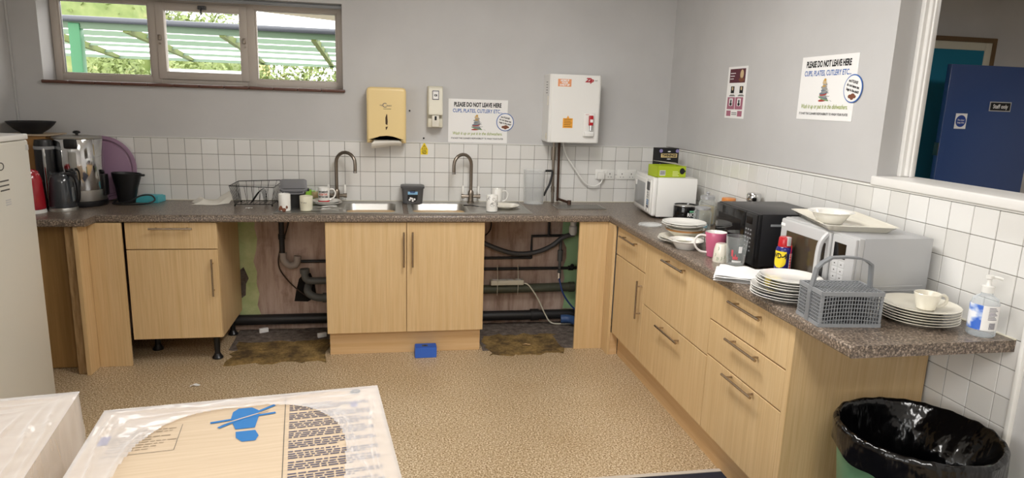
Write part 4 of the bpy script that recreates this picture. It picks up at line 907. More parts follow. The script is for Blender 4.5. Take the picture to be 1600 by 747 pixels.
for x, z in ((-.02, .026), (-.004, .034), (.012, .03), (.0, .02), (-.014, .038)): ell(b, x, z, .007, .007, -.0580, 12)
obj('tablet_picture', b, m_paper, t, smooth=0)
t = mug('white mug with black ring pattern on the right drainer', (-1.352, -.455, ZD), .0375, .106, m_china, 60)
b = B(); random.seed(8)
for k in range(10):
    a0 = -1.2+random.uniform(0, 2.4); z0 = .015+random.uniform(0, .08); rr = random.uniform(.006, .011)
    b.tube([(.0378*sin(a0+rr*cos(q)/.0378), -.0378*cos(a0+rr*cos(q)/.0378), z0+rr*sin(q)) for q in [i*pi/5*random.choice((.8, 1)) for i in range(9)]], .0009, 5)
o = obj('ring_pattern', b, m_ink, t); o.rotation_euler = (0, 0, rad(-60))
mug('plain white mug behind the plate on the right drainer', (-1.272, -.155, ZD), .037, .108, m_china, 0, .95)
plate('lone white plate lying on the right drainer', -1.245, -.31, ZD, .102, m_ivory)
t = thing('water_jug', 'tall clear plastic jug with black handle by the boiler pipe', 'jug', (-1.0, -.095, Z), 0)
obj('jug_body', B().lathe([(0, 0), (.066, 0), (.07, .004), (.076, .235), (.079, .24), (.074, .238), (.067, .008), (0, .006)], n=36), m_clear, t)
obj('handle', B().tube([(.072, -.01, .06), (.082, -.015, .09), (.105, -.02, .14), (.118, -.02, .19), (.122, -.02, .232), (.10, -.016, .236), (.075, -.01, .235)], .008, 8, 5), m_black, t)
# ------------------------------------------------------------------ microwaves
# white one in the corner: local -y is the door side
t = thing('microwave', 'white microwave in the corner with tea boxes on top', 'microwave', (-.325, -.475, Z), -96.5, 'microwave ovens')
w, d, h = .456, .275, .262
obj('case', B().box(-w/2, w/2, .02, d, .012, h, .006), m_wenam, t)
fr = B().box(-w/2, w/2, -.012, .022, .016, h, .012, 3); obj('front_frame', fr, m_wenam, t)
dr = obj('door', B().box(-w/2+.02, .10, -.020, -.008, .03, h-.02, .008, 3), m_wenam, t)
obj('window', B().box(-w/2+.055, .075, -.0225, -.018, .055, h-.05, .003), M('pale_oven_glass', '#9b9d9e', .15), dr)
obj('latch_tab', B().box(-w/2+.065, -w/2+.10, -.027, -.021, h-.085, h-.05, .003), m_wenam, dr)
pn = obj('control_panel', B().box(.105, .20, -.018, -.010, .028, h-.018, .006, 2), m_wplast, t)
obj('display', B().box(.118, .178, -.0205, -.017, .175, .228, .004), m_dkgrey, pn)
b = B()
for k in range(6): ell(b, .130+.024*(k % 2)+.010*((k//2) % 2), .158-.014*(k//2), .006, .005, -.0195, 10)
obj('key_dots', b, m_grey, pn, smooth=0)
b = B(); 
for k in range(3): quad(b, .122, .172, .106-.012*k, .113-.012*k, -.0195)
obj('blue_keys', b, M('key_blue', '#6f9ac9', .5), pn, smooth=0); b = B(); quad(b, .122, .138, .062, .074, -.0195); quad(b, .146, .168, .060, .076, -.0195); obj('dark_keys', b, m_inkb, pn, smooth=0)
obj('door_button', B().lathe([(0, -.004), (.02, -.003), (.025, .001), (0, .001)], n=24, T=Matrix.Translation((.148, -.018, .043)) @ Matrix.Rotation(pi/2, 4, 'X') @ Matrix.Diagonal((1.1, .6, -1, 1))), m_wenam, pn)
for sx in (-1, 1):
    for yy in (.05, d-.04): obj('foot', B().cyl((sx*(w/2-.04), yy, 0), (sx*(w/2-.04), yy, .014), .014), m_black, t)
# black one in the middle
t = thing('microwave', 'black microwave standing between the jars and the silver microwave', 'microwave', (-.385, -1.805, Z), -92, 'microwave ovens')
w, d, h = .40, .345, .252
obj('case', B().box(-w/2, w/2, .018, d, .012, h, .004), M('black_painted_metal', '#1c1c1f', .38), t)
obj('front_frame', B().box(-w/2, w/2, 0, .02, .012, h-.001, .003), m_black, t)
dr = obj('door', B().box(-w/2+.003, .098, -.012, .002, .016, h-.004, .004), m_blackg, t)
obj('window', B().box(-w/2+.03, .065, -.0135, -.0115, .05, h-.045, .001, 1), M('smoked_glass', '#16181a', .04), dr)
pn = obj('control_panel', B().box(.100, w/2-.003, -.010, .002, .016, h-.004, .003), m_black, t)
obj('display', B().box(.112, .165, -.0115, -.0095, .20, .232), m_blackg, pn, smooth=0)
b = B()
for i in range(3):
    for j in range(6): quad(b, .110+.022*i, .122+.022*i, .075+.019*j, .0825+.019*j, -.0108)
obj('key_print', b, m_grey, pn, smooth=0)
obj('side_slot', B().box(w/2, w/2+.0015, .06, .12, h-.055, h-.045), m_grey, t, smooth=0)
for sx in (-1, 1):
    for yy in (.05, d-.04): obj('foot', B().cyl((sx*(w/2-.04), yy, 0), (sx*(w/2-.04), yy, .014), .014), m_black, t)
# silver one at the near end
t = thing('microwave', 'silver microwave with a white tray and bowl on top', 'microwave', (-.345, -2.365, Z), -90, 'microwave ovens')
w, d, h = .47, .305, .265
obj('case', B().box(-w/2, w/2, .022, d, .012, h, .004), m_silver, t)
b = B()
for k in range(4): b.box(w/2, w/2+.0025, .05, d-.02, .035+.016*k, .041+.016*k, .001, 1)
obj('side_ribs', b, m_silver, t)
obj('front_frame', B().box(-w/2, w/2, 0, .024, .012, h, .006, 2), m_silvg, t)
dr = obj('door', B().box(-w/2+.003, .095, -.018, .002, .016, h-.004, .008, 3), m_silvg, t)
obj('window', B().box(-w/2+.05, .035, -.0195, -.0165, .035, h-.05, .002, 1), M('brown_smoked_glass', '#443b2e', .12), dr)
obj('window_edge', B().box(.035, .075, -.0193, -.0165, .035, h-.05, .001, 1), m_black, dr)
obj('handle', B().tube([(.078, -.016, h-.012), (.080, -.045, h-.05), (.082, -.052, h*.5), (.080, -.045, .05), (.078, -.016, .022)], .011, 8, 5), m_silvg, dr)
obj('tape_scrap', B().box(-w/2+.006, -w/2+.035, -.0195, -.0175, h-.036, h-.024, .001, 1), m_paper, dr)
pn = obj('control_panel', B().box(.100, w/2-.003, -.012, .002, .016, h-.004, .006, 2), m_silvg, t)
obj('display', B().box(.118, .185, -.0135, -.0115, .175, .232, .001, 1), m_blackg, pn)
m_key = M('pale_silver_key', '#c6c6c6', .45)
for i in range(2):
    for j in range(5):
        k = obj('key', B().box(.116+.037*i, .149+.037*i, -.0132, -.0115, .040+.0255*j, .0625+.0255*j, .001, 1), m_key, pn)
        obj('key_mark', B().box(.129+.037*i, .135+.037*i, -.0140, -.0131, .049+.0255*j, .053+.0255*j), m_inkg, k, smooth=0)
for sx in (-1, 1):
    for yy in (.05, d-.04): obj('foot', B().cyl((sx*(w/2-.04), yy, 0), (sx*(w/2-.04), yy, .014), .014), m_black, t)
# tray and bowl on the silver microwave
t = thing('serving_tray', 'white melamine tray lying on the silver microwave', 'tray', (-.205, -2.30, Z+.2655), -14.5)
b = B(); R = lambda s, q, z: [(*p, z) for p in rrect(0, 0, .14-s, .21-s, q, 6)]
V = loft(b, [R(.03, .02, .0), R(.005, .03, .022), R(0, .032, .024), R(.006, .03, .025), R(.034, .02, .004)])
obj('tray_body', b, m_ivory, t)
def bowl(label, loc, r, h, mat, foot=.5, grp='bowls', rim=None):
    return tag(obj('bowl', B().lathe(rim or bowl_prof(r, h, foot), n=44), mat, loc=loc), label, 'bowl', grp)
def rimbowl(r, h): return [(0, .001), (r*.5, .001), (r*.53, 0), (r*.56, .003), (r*.72, h*.55), (r*.80, h*.82), (r*.98, h*.97), (r, h), (r*.98, h*1.03), (r*.79, h*.9), (r*.70, h*.6), (r*.52, .007), (0, .006)]
bowl('white bowl standing on the tray on the silver microwave', (-.255, -2.30, Z+.2655+.005), .088, .046, m_china, rim=rimbowl(.088, .046))

# ------------------------------------------------------------------ things along the right worktop
t = thing('tea_box', 'open lime green tea box on the white microwave', 'box', (-.235, -.60, Z+.2625), 4)
W_, D_, H_ = .098, .07, .072
obj('carton', B().box(-W_, W_, -D_, -D_+.002, 0, H_).box(-W_, W_, D_-.002, D_, 0, H_).box(-W_, -W_+.002, -D_, D_, 0, H_).box(W_-.002, W_, -D_, D_, 0, H_).box(-W_, W_, -D_, D_, 0, .003), m_lime, t, smooth=0)
obj('flap', B().prism([(-W_-.01, -.01, H_+.03), (W_*.2, -.055, H_+.012), (W_*.95, -.05, H_-.002), (W_*.75, .03, H_+.012)], (0, 0, .0015)), M('inner_card', '#b7b3a4', .7), t, smooth=0)
obj('tea_bags', B().box(-.085, .085, -.06, .06, .01, .055, .01), m_paper, t)
b = B(); quad(b, -.085, -.045, .012, .045, -D_-.0006); obj('barcode_panel', b, m_paper, t, smooth=0)
b = B()
for k in range(8): quad(b, -.082+k*.0045, -.080+k*.0045+.001*(k % 2), .016, .042, -D_-.0012)
obj('barcode', b, m_ink, t, smooth=0)
b = B()
for k in range(4): quad(b, .005, .05-.008*(k % 2), .008+.009*k, .013+.009*k, -D_-.0008)
obj('print_line', b, M('pale_lime_ink', '#d7e08f', .6), t, smooth=0)
b = B(); ell(b, .072, .040, .018, .020, -D_-.0007, 20); quad(b, .072, .096, .036, .044, -D_-.0008); obj('spoon_picture', b, m_ink, t, smooth=0)
t = thing('tea_box', 'black tea box standing behind the lime green box', 'box', (-.165, -.40, Z+.2625), 8)
obj('carton', B().box(-.075, .075, -.04, .04, 0, .17, .001, 1), m_ink, t)
obj('label_band', B().box(-.06, .062, -.0412, -.0398, .108, .134), M('label_gold', '#d9c28a', .5), t, smooth=0); text('TWININGS', .023, m_ink, t, (.001, -.0418, .121), xs=.95, off=.0009)
b = B()
for x in (-.062, .062): ell(b, x, .152, .013, .012, -.0413, 16)
obj('corner_badge', b, M('badge_violet', '#8e86b8', .5), t, smooth=0)
b = B(); 
for z in (.02, .04, .06): ell(b, .064, z, .009, .009, -.0413, 12); ell(b, -.064, z, .008, .010, -.0413, 12)
obj('fruit_picture', b, M('berry_purple', '#5c4a86', .6), t, smooth=0); b = B(); ell(b, .0, .148, .012, .004, -.0413, 12); ell(b, 0, .098, .016, .003, -.0413, 12); obj('print_line', b, m_paper, t, smooth=0)
t = thing('coffee_tin', 'black round coffee tin in front of the white microwave', 'tin', (-.20, -.85, Z), 0)
obj('tin_body', B().lathe([(0, 0), (.072, 0), (.074, .003), (.074, .112), (.0725, .115), (.0705, .112), (.069, .108), (0, .107)], n=44), [m_blackg], t)
obj('rim_ring', B().lathe([(.0745, .110), (.0752, .1125), (.0745, .1155), (.071, .116)], n=44), m_chrome, t); obj('foil_lid', B().lathe([(0, .1085), (.070, .1085)], n=36), m_steel, t)
for s, z, q, mm in (('RICH', .062, .030, m_paper), ('ROAST', .040, .018, m_grey), ('INSTANT COFFEE', .026, .010, m_grey)): text(s, q, mm, t, (0, 0, z), (0, 0, rad(8)), wrap=.0744, off=.0010, xs=.9)
o = obj('green_badge', B().box(-.018, .018, -.0752, -.0735, .078, .088), M('badge_green', '#7fc9a0', .5), t, rot=(0, 0, rad(8)), smooth=0); obj('red_band', B().box(-.02, .02, -.0755, -.0735, .008, .018), m_red, t, smooth=0)
def jar(label, loc, r, h, lidmat, cont=None, ch=.5):
    t = thing('glass_jar', label, 'jar', loc, 0, 'glass storage jars')
    obj('glass', B().lathe([(0, 0), (r*.92, 0), (r, .006), (r, h*.74), (r*.82, h*.84), (r*.8, h*.9), (r*.76, h*.9), (r*.78, h*.83), (r*.95, h*.73), (r*.95, .01), (0, .006)], n=36), m_glass, t)
    ld = obj('lid', B().lathe([(r*.84, h*.86), (r*.88, h*.865), (r*.88, h*.955), (r*.82, h*.97), (0, h*.975)], n=32), lidmat, t)
    if cont: obj('contents', B().lathe([(0, .008), (r*.9, .01), (r*.9, h*ch), (0, h*ch+.006)], n=28), cont, t)
    return t
m_biscuit = M('pale_biscuit_contents', '#c9bd98', .9)
j = jar('squat glass jar with metal screw lid beside the coffee tin', (-.175, -1.03, Z), .052, .135, m_silver, None)
obj('blue_packet', B().box(-.02, .03, -.02, .02, .008, .03, .005), M('packet_blue', '#7fc0d8', .5), j)
j = jar('taller glass jar with knobbed metal lid behind the squat jar', (-.085, -.90, Z), .05, .185, m_silver, m_biscuit, .62)
obj('knob', B().lathe([(0, .18), (.008, .181), (.007, .19), (.013, .196), (.008, .203), (0, .204)], n=16), m_silver, j)
jar('glass jar with orange lid tucked behind the black microwave', (-.07, -1.13, Z), .045, .205, M('orange_plastic', '#d98a45', .4), m_biscuit, .6)
t = thing('canister', 'chrome topped canister hidden behind the black microwave', 'canister', (-.012-.045, -1.375, Z), 0)
obj('can', B().lathe([(0, 0), (.034, 0), (.036, .004), (.036, .22)], n=28), m_steel, t); obj('lid', B().lathe([(.036, .218), (.038, .222), (.038, .252), (.032, .262), (0, .264)], n=28), m_chrome, t)
tag(obj('clear_lid', B().lathe([(0, .004), (.058, .004), (.06, .008), (.069, .009), (.071, .004), (.071, 0), (.069, 0), (.067, .006), (.061, .006), (.058, .002), (0, .002)], n=40), m_clear, loc=(-.455, -.925, Z)), 'round clear plastic lid lying in front of the white microwave', 'lid')
# mixed stack of plates and bowls
g_ = 'mixed crockery stack on the right worktop'
plate('bottom white plate of the mixed crockery stack', -.475, -1.405, Z, .122, m_ivory, g_); plate('second white plate in the mixed crockery stack', -.47, -1.40, Z+.0105, .120, m_ivory, g_)
bo = bowl('brown-rimmed bowl in the middle of the mixed crockery stack', (-.445, -1.385, Z+.0215), .105, .048, m_ivory, .5, g_)
obj('brown_rim', B().lathe([(.1005, .040), (.1056, .0475), (.1056, .0495), (.1035, .0495)], n=44), M('tan_glaze', '#a9753f', .3), bo)
bowl('white bowl nested in the brown-rimmed bowl of the mixed stack', (-.445, -1.385, Z+.0305), .1, .046, m_ivory, .5, g_)
plate('white plate second from the top of the mixed crockery stack', -.455, -1.39, Z+.0795, .118, m_china, g_); plate('top white plate of the mixed crockery stack', -.455, -1.39, Z+.0885, .116, m_china, g_)
bowl('small white rimmed bowl at the worktop edge by the pink mug', (-.515, -1.555, Z), .09, .044, m_china, grp=g_+' front', rim=rimbowl(.09, .044))
t = mug('tall pink mug with white handle and white inside', (-.452, -1.745, Z), .052, .122, m_pink, 172, .74, inner=m_china, hm=m_china, hs=1.15)
t = thing('mug', 'white mug with faint leaf pattern turned upside down by the tumbler', 'mug', (-.470, -1.845, Z), 0, 'mugs')
obj('cup', B().lathe([(.037, 0), (.038, .003), (.034, .06), (.028, .084), (.024, .087), (0, .087)], n=32), m_ivory, t)
b = B(); random.seed(4)
for k in range(9):
    a = -1.5+random.uniform(0, 2.6); z = random.uniform(.012, .07); rr = .0385-.0045*z/.06
    b.tube([(rr*sin(a), -rr*cos(a), z-.008), (rr*sin(a+.12), -rr*cos(a+.12), z), (rr*sin(a+.05), -rr*cos(a+.05), z+.008)], .0012, 5)
obj('leaf_pattern', b, M('leaf_green_print', '#7f9572', .6), t)
t = thing('glass_tumbler', 'clear tumbler with a red printed picture beside the black microwave', 'glass', (-.445, -1.935, Z), 0, 'tumblers')
obj('glass', B().lathe([(0, 0), (.036, 0), (.038, .004), (.049, .136), (.050, .14), (.048, .139), (.036, .012), (0, .010)], n=40), m_glass, t)
def cone_patch(b, a0, a1, z0, z1, n=6):
    rr = lambda z: .0388+.0112*z/.14
    for i in range(n):
        p, q = a0+(a1-a0)*i/n, a0+(a1-a0)*(i+1)/n; b.poly([(rr(z)*sin(a), -rr(z)*cos(a), z) for a, z in ((p, z0), (q, z0), (q, z1), (p, z1))])
b = B(); cone_patch(b, -.85, -.3, .038, .052); cone_patch(b, -1.0, -.8, .052, .082, 3); cone_patch(b, -.62, -.52, .052, .062, 2)
obj('red_print', b, M('print_coral', '#d2565e', .6), t, smooth=0)
b = B(); cone_patch(b, -.9, .1, .025, .034); cone_patch(b, -.3, .05, .07, .10, 4); cone_patch(b, .35, .8, .02, .06, 4); obj('white_print', b, m_paper, t, smooth=0)
# paper stack
t = thing('paper_stack', 'loose stack of white paper sheets at the worktop edge', 'paper', (-.515, -2.145, Z), -35)
for k in range(5):
    a = random.uniform(-.10, .10); oo = random.uniform(-.007, .007)
    obj('sheet', B().grid(lambda u, v: (-.115+.23*u+oo, -.10+.20*v+oo, .002+.0045*k+.003*abs(sin(u*6+k*1.7+v*2))*(k > 1)+.010*(k > 2)*max(0, v-.7)*2.5*sin(u*8+k)**2), 14, 10), m_paper, t, rot=(0, 0, a))
obj('folded_base', B().box(-.11, .11, -.095, .095, 0, .0018), m_sheet, t, smooth=0)
# spray can
t = thing('spray_can', 'blue and yellow lubricant spray can with red cap', 'spray can', (-.404, -2.24, Z), 0)
m_wdb = M('can_navy', '#26216b', .25)
obj('can', B().lathe([(0, 0), (.031, 0), (.033, .004), (.033, .145), (.030, .155), (.024, .162), (0, .163)], n=36), m_wdb, t)
def band(b, r, a0, a1, z0, z1, n=10):
    for i in range(n):
        p, q = a0+(a1-a0)*i/n, a0+(a1-a0)*(i+1)/n; b.poly([(r*sin(p), -r*cos(p), z0), (r*sin(q), -r*cos(q), z0), (r*sin(q), -r*cos(q), z1), (r*sin(p), -r*cos(p), z1)])
TA = -1.0
b = B(); band(b, .0334, TA-.95, TA+.75, .098, .142)
for i in range(8): z = .098-.003*(i+1); wv = .85*(1-((i+1)/8.5)**2)**.5; band(b, .0334, TA-.1-wv, TA-.1+wv, z, z+.003)
obj('yellow_shield', b, m_yellow, t)
o = text('WD-40', .029, m_ink, t, (0, 0, .122), (0, 0, TA+.02), wrap=.0338, off=.0011, xs=.82)
b = B(); band(b, .0334, TA-.8, TA+.3, .028, .048); obj('white_panel', b, m_paper, t); b = B(); band(b, .0338, TA-.75, TA+.1, .034, .038); band(b, .0336, TA-.8, TA+.5, .018, .023); obj('red_print', b, m_red, t)
b = B(); band(b, .0335, TA+1.15, TA+1.6, .02, .135); obj('text_panel', b, m_paper, t); b = B()
for k in range(9): band(b, .0339, TA+1.2, TA+1.5, .03+.011*k, .034+.011*k, 4)
obj('print_line', b, m_red, t)
cp_ = obj('cap', B().lathe([(.026, .158), (.027, .162), (.025, .195), (.022, .20), (0, .201)], n=28), m_red, t)
obj('nozzle_flap', B().box(-.007, .009, -.031, -.012, .165, .203, .003), m_silvg, cp_); obj('straw', B().cyl((.012, -.0345, .01), (.010, -.033, .17), .0018, n=8), m_red, t)
# stacks of plates
for k in range(8):
    ox, oy = random.uniform(-.005, .005), random.uniform(-.005, .005)
    plate(('bottom plate of the tall leaning stack behind the grey basket', 'second plate up in the tall stack behind the grey basket', 'third plate up in the tall stack behind the grey basket', 'fourth plate up in the tall stack behind the grey basket', 'fifth plate up in the tall stack behind the grey basket', 'sixth plate up in the tall stack behind the grey basket', 'plate second from the top of the stack behind the grey basket', 'top plate of the tall stack behind the grey basket')[k],
          -.508+ox+(.01 if k > 3 else 0)+(.005 if k > 5 else 0), -2.435+oy, Z+.0095*k+.0002*k, (.130 if k < 4 else .122 if k < 7 else .115), m_china, 'white plates stacked behind the grey basket')
for k in range(6):
    plate(('bottom', 'second', 'third', 'fourth', 'fifth', 'top')[k]+' plate of the neat stack under the white cup'+('' if k in (0, 5) else ', counting upward'), -.187, -2.74, Z+.0092*k, .126, m_ivory, 'ivory plates stacked under the white cup')
mug('low white teacup on top of the plate stack', (-.185, -2.765, Z+.0092*5+.0066), .042, .058, m_ivory, -12, .72, grp='teacups', name='teacup', cat='cup', hs=1.25)
# cutlery basket of the dishwasher
t = thing('cutlery_basket', 'grey plastic dishwasher cutlery basket with arched handle', 'basket', (-.475, -2.705, Z), -6)
bw, bd, bh = .108, .075, .118
b = B().box(-bw, bw, -bd, bd, 0, .006)
for sx in (-1, 1):
    for sy in (-1, 1): b.box(sx*bw-.004*(1 if sx > 0 else -1)-.004, sx*bw-.004*(1 if sx > 0 else -1)+.004, sy*bd-.004*(1 if sy > 0 else -1)-.004, sy*bd-.004*(1 if sy > 0 else -1)+.004, 0, bh)
for sy in (-1, 1): b.box(-bw, bw, sy*bd-.003, sy*bd+.003, 0, .012).box(-bw, bw, sy*bd-.003, sy*bd+.003, bh-.01, bh+.004)
for sx in (-1, 1): b.box(sx*bw-.003, sx*bw+.003, -bd, bd, 0, .012).box(sx*bw-.003, sx*bw+.003, -bd, bd, bh-.01, bh+.004)
obj('frame', b, m_grey, t)
for sy in (-1, 1):
    b = B()
    for k in range(21): x = -bw+.008+k*(2*bw-.016)/20; b.box(x-.0009, x+.0009, sy*bd-.0015, sy*bd+.0015, .01, bh-.008)
    for k in range(7):
        z = .022+k*.0135; b.tube([(-bw, sy*bd, z-.004), (-bw*.4, sy*bd, z+.003), (bw*.4, sy*bd, z+.003), (bw, sy*bd, z-.004)], .0015, 5, 4)
    obj('side_mesh', b, m_grey, t)
for sx in (-1, 1):
    b = B()
    for k in range(15): y = -bd+.008+k*(2*bd-.016)/14; b.box(sx*bw-.0015, sx*bw+.0015, y-.0011, y+.0011, .01, bh-.008)
    for k in range(8): b.box(sx*bw-.0015, sx*bw+.0015, -bd, bd, .018+k*.0118, .0205+k*.0118)
    obj('side_mesh', b, m_grey, t)
b = B()
for k in range(16): x = -bw+.006+k*(2*bw-.012)/15; b.box(x-.0015, x+.0015, -bd, bd, bh-.001, bh+.003)
for k in range(10): y = -bd+.006+k*(2*bd-.012)/9; b.box(-bw, bw, y-.0015, y+.0015, bh-.001, bh+.003)
obj('top_grid', b, m_grey, t)
for x in (-.055, 0, .055): obj('shade_plate', B().box(x-.0015, x+.0015, -bd+.006, bd-.006, .006, bh-.006), m_dkgrey, t, smooth=0)  # dark plates added to give the basket its shaded inside
obj('shade_plate', B().box(-bw+.006, bw-.006, -.0015, .0015, .006, bh-.006), m_dkgrey, t, smooth=0)
b = B(); hp = [(-bw-.002, .0, .0), (-bw-.003, 0, .10), (-bw+.012, 0, .185), (-bw+.03, 0, .205), (-.05, 0, .222), (.0, 0, .225), (.05, 0, .222), (bw-.03, 0, .212), (bw-.012, 0, .20), (bw-.006, 0, .12)]
def strap(b, pts, wy, th):
    P = [Vector(p) for p in pts]
    for p, q in zip(P, P[1:]):
        d = (q-p).normalized(); n = Vector((-d.z, 0, d.x)); b.prism([p+Vector((0, -wy, 0))-n*th, p+Vector((0, wy, 0))-n*th, p+Vector((0, wy, 0))+n*th, p+Vector((0, -wy, 0))+n*th], q-p+d*.001)
strap(b, hp, .011, .0035); obj('handle', b, M('darker_grey_plastic', '#7d8083', .45), t)
# hand sanitiser bottle
t = thing('sanitiser_bottle', 'clear pump bottle of hand gel at the worktop end', 'bottle', (-.075, -2.885, Z), -36)
obj('bottle', B().lathe([(0, 0), (.038, 0), (.042, .005), (.042, .105), (.036, .125), (.018, .138), (.016, .146), (0, .147)], n=36), m_gel, t)
m_lb = M('label_blue_white', '#d5def2', .5); _x = tex(m_lb, 'Object', (18, 18, 24)); setcol(m_lb, ramp(m_lb, nz(m_lb, _x, 1.1, 2), [(.42, '#3f6fd0'), (.5, '#a9c0ee'), (.58, '#f2f4fa')]))
b = B(); band(b, .0424, -1.5, -.25, .025, .108); obj('front_label', b, m_lb, t); b = B(); band(b, .0424, -.25, 1.2, .025, .108); bl = obj('back_label', b, m_paper, t)
b = B()
for k in range(9): band(b, .0427, .15, .85-.1*(k % 3), .062+.0048*k, .0642+.0048*k, 5)
for k in range(9): band(b, .0427, .3+.055*k, .3+.055*k+.03, .03, .052, 2)
obj('print_line', b, m_inkb, bl)
pu = obj('pump', B().lathe([(0, .145), (.018, .145), (.018, .166), (.010, .168), (.007, .175), (.007, .19), (.012, .192), (.012, .202), (0, .203)], n=24), m_wplast, t)
obj('spout', B().tube([(0, 0, .197), (.02, 0, .197), (.036, 0, .193)], .005, 8, 3), m_wplast, pu)

# ------------------------------------------------------------------ bin with black liner
t = thing('waste_bin', 'green plastic bin lined with a glossy black bag at the right', 'bin', (-.30, -2.935, 0), 0)
RX, RY, H = .245, .235, .60
obj('bin_body', B().lathe([(0, .004), (.70, 0), (.73, .01), (.98, H-.03), (1.0, H-.028), (1.0, H), (.97, H), (.95, H-.03), (.71, .02), (0, .015)], n=64, sx=RX, sy=RY), m_green, t)
def liner(u, v):
    a = 2*pi*u; n1 = noise.noise(Vector((cos(a)*2.4, sin(a)*2.4, v*3))); n2 = noise.noise(Vector((cos(a)*7, sin(a)*7, v*4+5)))
    dip = .055*math.exp(-((a-4.95)/.16)**2)      # the notch at the front
    if v < .25:  q = v/.25; r = 1.035+.02*n2+.012*q*0; z = H-.085+.085*q+.03*n1*(1-q)-.02*sin(a+2.6)*(1-q)+dip*(1-q)
    elif v < .35: q = (v-.25)/.10; r = 1.035-.09*q+.01*n2; z = H+.012*sin(q*pi)+.006*n2-.2*dip
    else:
        q = (v-.35)/.65; r = .945-.30*q**1.2+.05*n2*min(1, q*4)*(1-q*.5)+.05*n1*q; z = H-.45*q
        right = max(0, cos(a-.35))**3                       # bag pulled slack across the right side
        r -= right*.38*min(1, q*2.2)*(1-q*.3); z += right*.22*q
        if q > .93: r *= .5
    return (RX*r*cos(a), RY*r*sin(a), z)
b = B().grid(liner, 120, 40); bmesh.ops.remove_doubles(b.bm, verts=b.bm.verts, dist=1e-5)
lo = obj('bin_liner', b, m_liner, t, smooth=180)

# ------------------------------------------------------------------ small blue box on the floor
t = thing('blue_block', 'small bright blue block on the floor against the sink plinth', 'block', (-1.782, -.595, 0), 1)
b = B().prism([(-.068, -.05, 0), (-.068, .05, 0), (-.064, .05, .062), (-.064, -.03, .06)], (.136, 0, 0)); bmesh.ops.bevel(b.bm, geom=list(b.bm.edges), offset=.003, segments=2, affect='EDGES'); obj('block_body', b, m_bluebox, t)
obj('dark_badge', B().box(-.02, .016, -.002, .022, .0605, .0625), m_inkg, t, smooth=0); obj('badge_mark', B().box(-.008, .006, .004, .016, .062, .0635), m_ink, t, smooth=0)

# ------------------------------------------------------------------ film-wrapped appliance cartons in the foreground
def wrapped_carton(label, loc, rz, hw, hd, h, hole, seed, prints):
    t = thing('wrapped_carton', label, 'box', loc, rz, 'film-wrapped cartons in the foreground')
    ct = obj('carton', B().box(-hw, hw, -hd, hd, 0, h, .004), m_card, t)
    hx, hy, hrx, hry = hole
    def W(x, y, s=1.): return noise.noise(Vector((x*s*9+seed, y*s*9, 0)))*.5+noise.noise(Vector((x*s*26+seed, y*s*26, 3)))*.3
    def top(u, v):
        x, y = (u*2-1)*(hw+.004), (v*2-1)*(hd+.004)
        e = (abs((x-hx)/hrx)**2.6+abs((y-hy)/hry)**2.6)**(1/2.6); f = max(0, 1-abs(e-1.02)/.16)
        edge = min(1, (1-max(abs(u*2-1), abs(v*2-1)))*14)
        dx, dy = hw-abs(x), hd-abs(y); px, al = (dx, y) if dx < dy else (dy, x)
        rg = (1-min(1, 2.2*abs(noise.noise(Vector((px*34+seed+al*2.2*noise.noise(Vector((al*2, seed, 5))), al*3.2, seed))))))**3
        bl = min(1, abs(dx-dy)*9)                                  # folds fade at the corners
        return (x, y, h+.0035+.003*W(x, y)*edge+.005*f*(.6+.8*W(x, y, 1.7))+.0075*rg*bl*edge*max(0, min(1, (e-.98)*6)))
    def keep(u, v):
        x, y = (u*2-1)*hw, (v*2-1)*hd; a = math.atan2(y-hy, x-hx)
        return (abs((x-hx)/hrx)**2.6+abs((y-hy)/hry)**2.6)**(1/2.6) > 1+.05*noise.noise(Vector((cos(a)*2+seed, sin(a)*2, 1)))
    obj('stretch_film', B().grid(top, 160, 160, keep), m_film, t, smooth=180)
    b = B()
    nwr = lambda p, z: .004+.006*abs(noise.noise(Vector((p*8+seed, z*5, 7))))
    for s in (-1, 1):
        b.grid(lambda u, v: (s*(hw+nwr(u, v)*min(1, 8*(1-v))+.001), (u*2-1)*hd, .08+(h+.003-.08)*v), 40, 24)
        b.grid(lambda u, v: ((u*2-1)*hw, s*(hd+nwr(u+3, v)*min(1, 8*(1-v))+.001), .08+(h+.003-.08)*v), 40, 24)
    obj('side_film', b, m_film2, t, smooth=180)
    prints(ct, h)
    return t
def fq(b, p, z): b.poly([(x, y, z) for x, y in p])
def bar(b, x0, y0, x1, y1, w, z):
    d = Vector((x1-x0, y1-y0)); d.normalize(); n = Vector((-d.y, d.x))*w/2; fq(b, [(x0+n.x, y0+n.y), (x0-n.x, y0-n.y), (x1-n.x, y1-n.y), (x1+n.x, y1+n.y)], z)
def boot(ct, x, y, h, s=1, mat=m_bluepr):
    b = B(); q = lambda L: [(x+s*a+.25*s*max(0, -c-.0), y+1.25*s*c) for a, c in L]
    fq(b, q([(-.030, .062), (-.018, .075), (.012, .075), (.028, .060), (.030, .03), (.022, -.012), (-.020, -.012), (-.032, .03)]), h+.0012)
    fq(b, q([(-.021, -.022), (.021, -.022), (.024, -.045), (.014, -.062), (-.014, -.062), (-.024, -.045)]), h+.0012)
    bar(b, x-.075*s, y+.030*s, x+.068*s, y+.052*s, .009*s, h+.0016); bar(b, x-.055*s, y+.0*s, x+.065*s, y+.095*s, .009*s, h+.0018)
    obj('no_step_print', b, mat, ct, smooth=0)
    b = B(); bar(b, x-.050*s, y+.016*s, x+.052*s, y+.068*s, .004*s, h+.0020); obj('print_gap', b, m_card, ct, smooth=0)
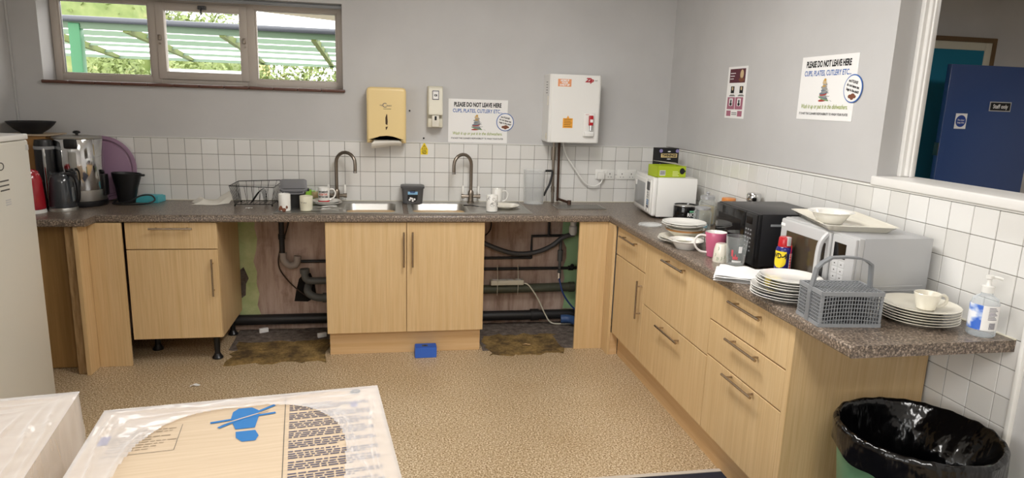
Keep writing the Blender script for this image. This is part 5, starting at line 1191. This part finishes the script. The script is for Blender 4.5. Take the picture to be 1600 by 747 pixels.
def prints1(ct, h):
    boot(ct, .0, .175, h, 1.0)
    b = B(); bar(b, .09, .32, .09, -.32, .0016, h+.0012); bar(b, -.135, .215, -.135, .095, .0012, h+.0012); bar(b, -.28, .095, -.135, .095, .0012, h+.0012); obj('ruled_line', b, m_inkg, ct, smooth=0)
    random.seed(31); b = B()
    y = .255
    for para in range(11):
        for ln in range(4):
            x = .10; end = random.uniform(.20, .29) if ln == 3 or ln == 0 else .29
            while x < end:
                wd = random.uniform(.006, .022); fq(b, [(x, y), (min(x+wd, end), y), (min(x+wd, end), y+.0042), (x, y+.0042)], h+.0012); x += wd+.0035
            y -= .0088 if ln else .0105
        y -= .009
    obj('multilingual_print', b, m_inkb, ct, smooth=0)
    b = B(); y = .20
    for ln in range(9):
        x = -.27; end = random.uniform(-.20, -.145)
        while x < end: wd = random.uniform(.006, .02); fq(b, [(x, y), (x+wd, y), (x+wd, y+.003), (x, y+.003)], h+.0012); x += wd+.003
        y -= .011
    obj('faint_print', b, M('faint_brown_ink', '#a08e78', .8), ct, smooth=0)
    b = B(); fq(b, [(.245, .245), (.262, .245), (.262, .215), (.245, .215)], h+.0012); fq(b, [(-.295, .19), (-.275, .19), (-.275, .15), (-.295, .15)], h+.0012); obj('handle_slot', b, M('violet_ink', '#75719c', .8), ct, smooth=0)
    b = B(); b.tube([(.262+.012*cos(i*pi/6), .300+.008*sin(i*pi/6), h+.003) for i in range(12)], .0022, 6, closed=True); obj('eyelet', b, m_grey, ct)
wrapped_carton('large film-wrapped carton in the centre foreground with blue boot print', (-2.317, -3.342, 0), 7, .318, .322, .86, (-.005, -.03, .222, .292), 1.7, prints1)
def prints2(ct, h):
    boot(ct, .055, -.06, h, 1.1)
    random.seed(5); b = B(); y = .21
    for ln in range(14):
        x = -.05; end = random.uniform(.0, .10)
        while x < end: wd = random.uniform(.006, .02); fq(b, [(x, y), (x+wd, y), (x+wd, y+.004), (x, y+.004)], h+.0012); x += wd+.003
        y -= .012
    obj('faint_print', b, m_inkg, ct, smooth=0)
    b = B(); b.poly([(.3195, .0+dy, .60+dz) for dy, dz in ((.0, 0), (.035, 0), (.035, .09), (.055, .09), (.018, .14), (-.02, .09), (0, .09))]); obj('arrow_print', b, m_inkb, ct, smooth=0)
wrapped_carton('film-wrapped carton cut off by the lower left corner', (-3.045, -3.31, 0), 9, .3185, .322, .86, (-.03, -.03, .20, .27), 8.3, prints2)
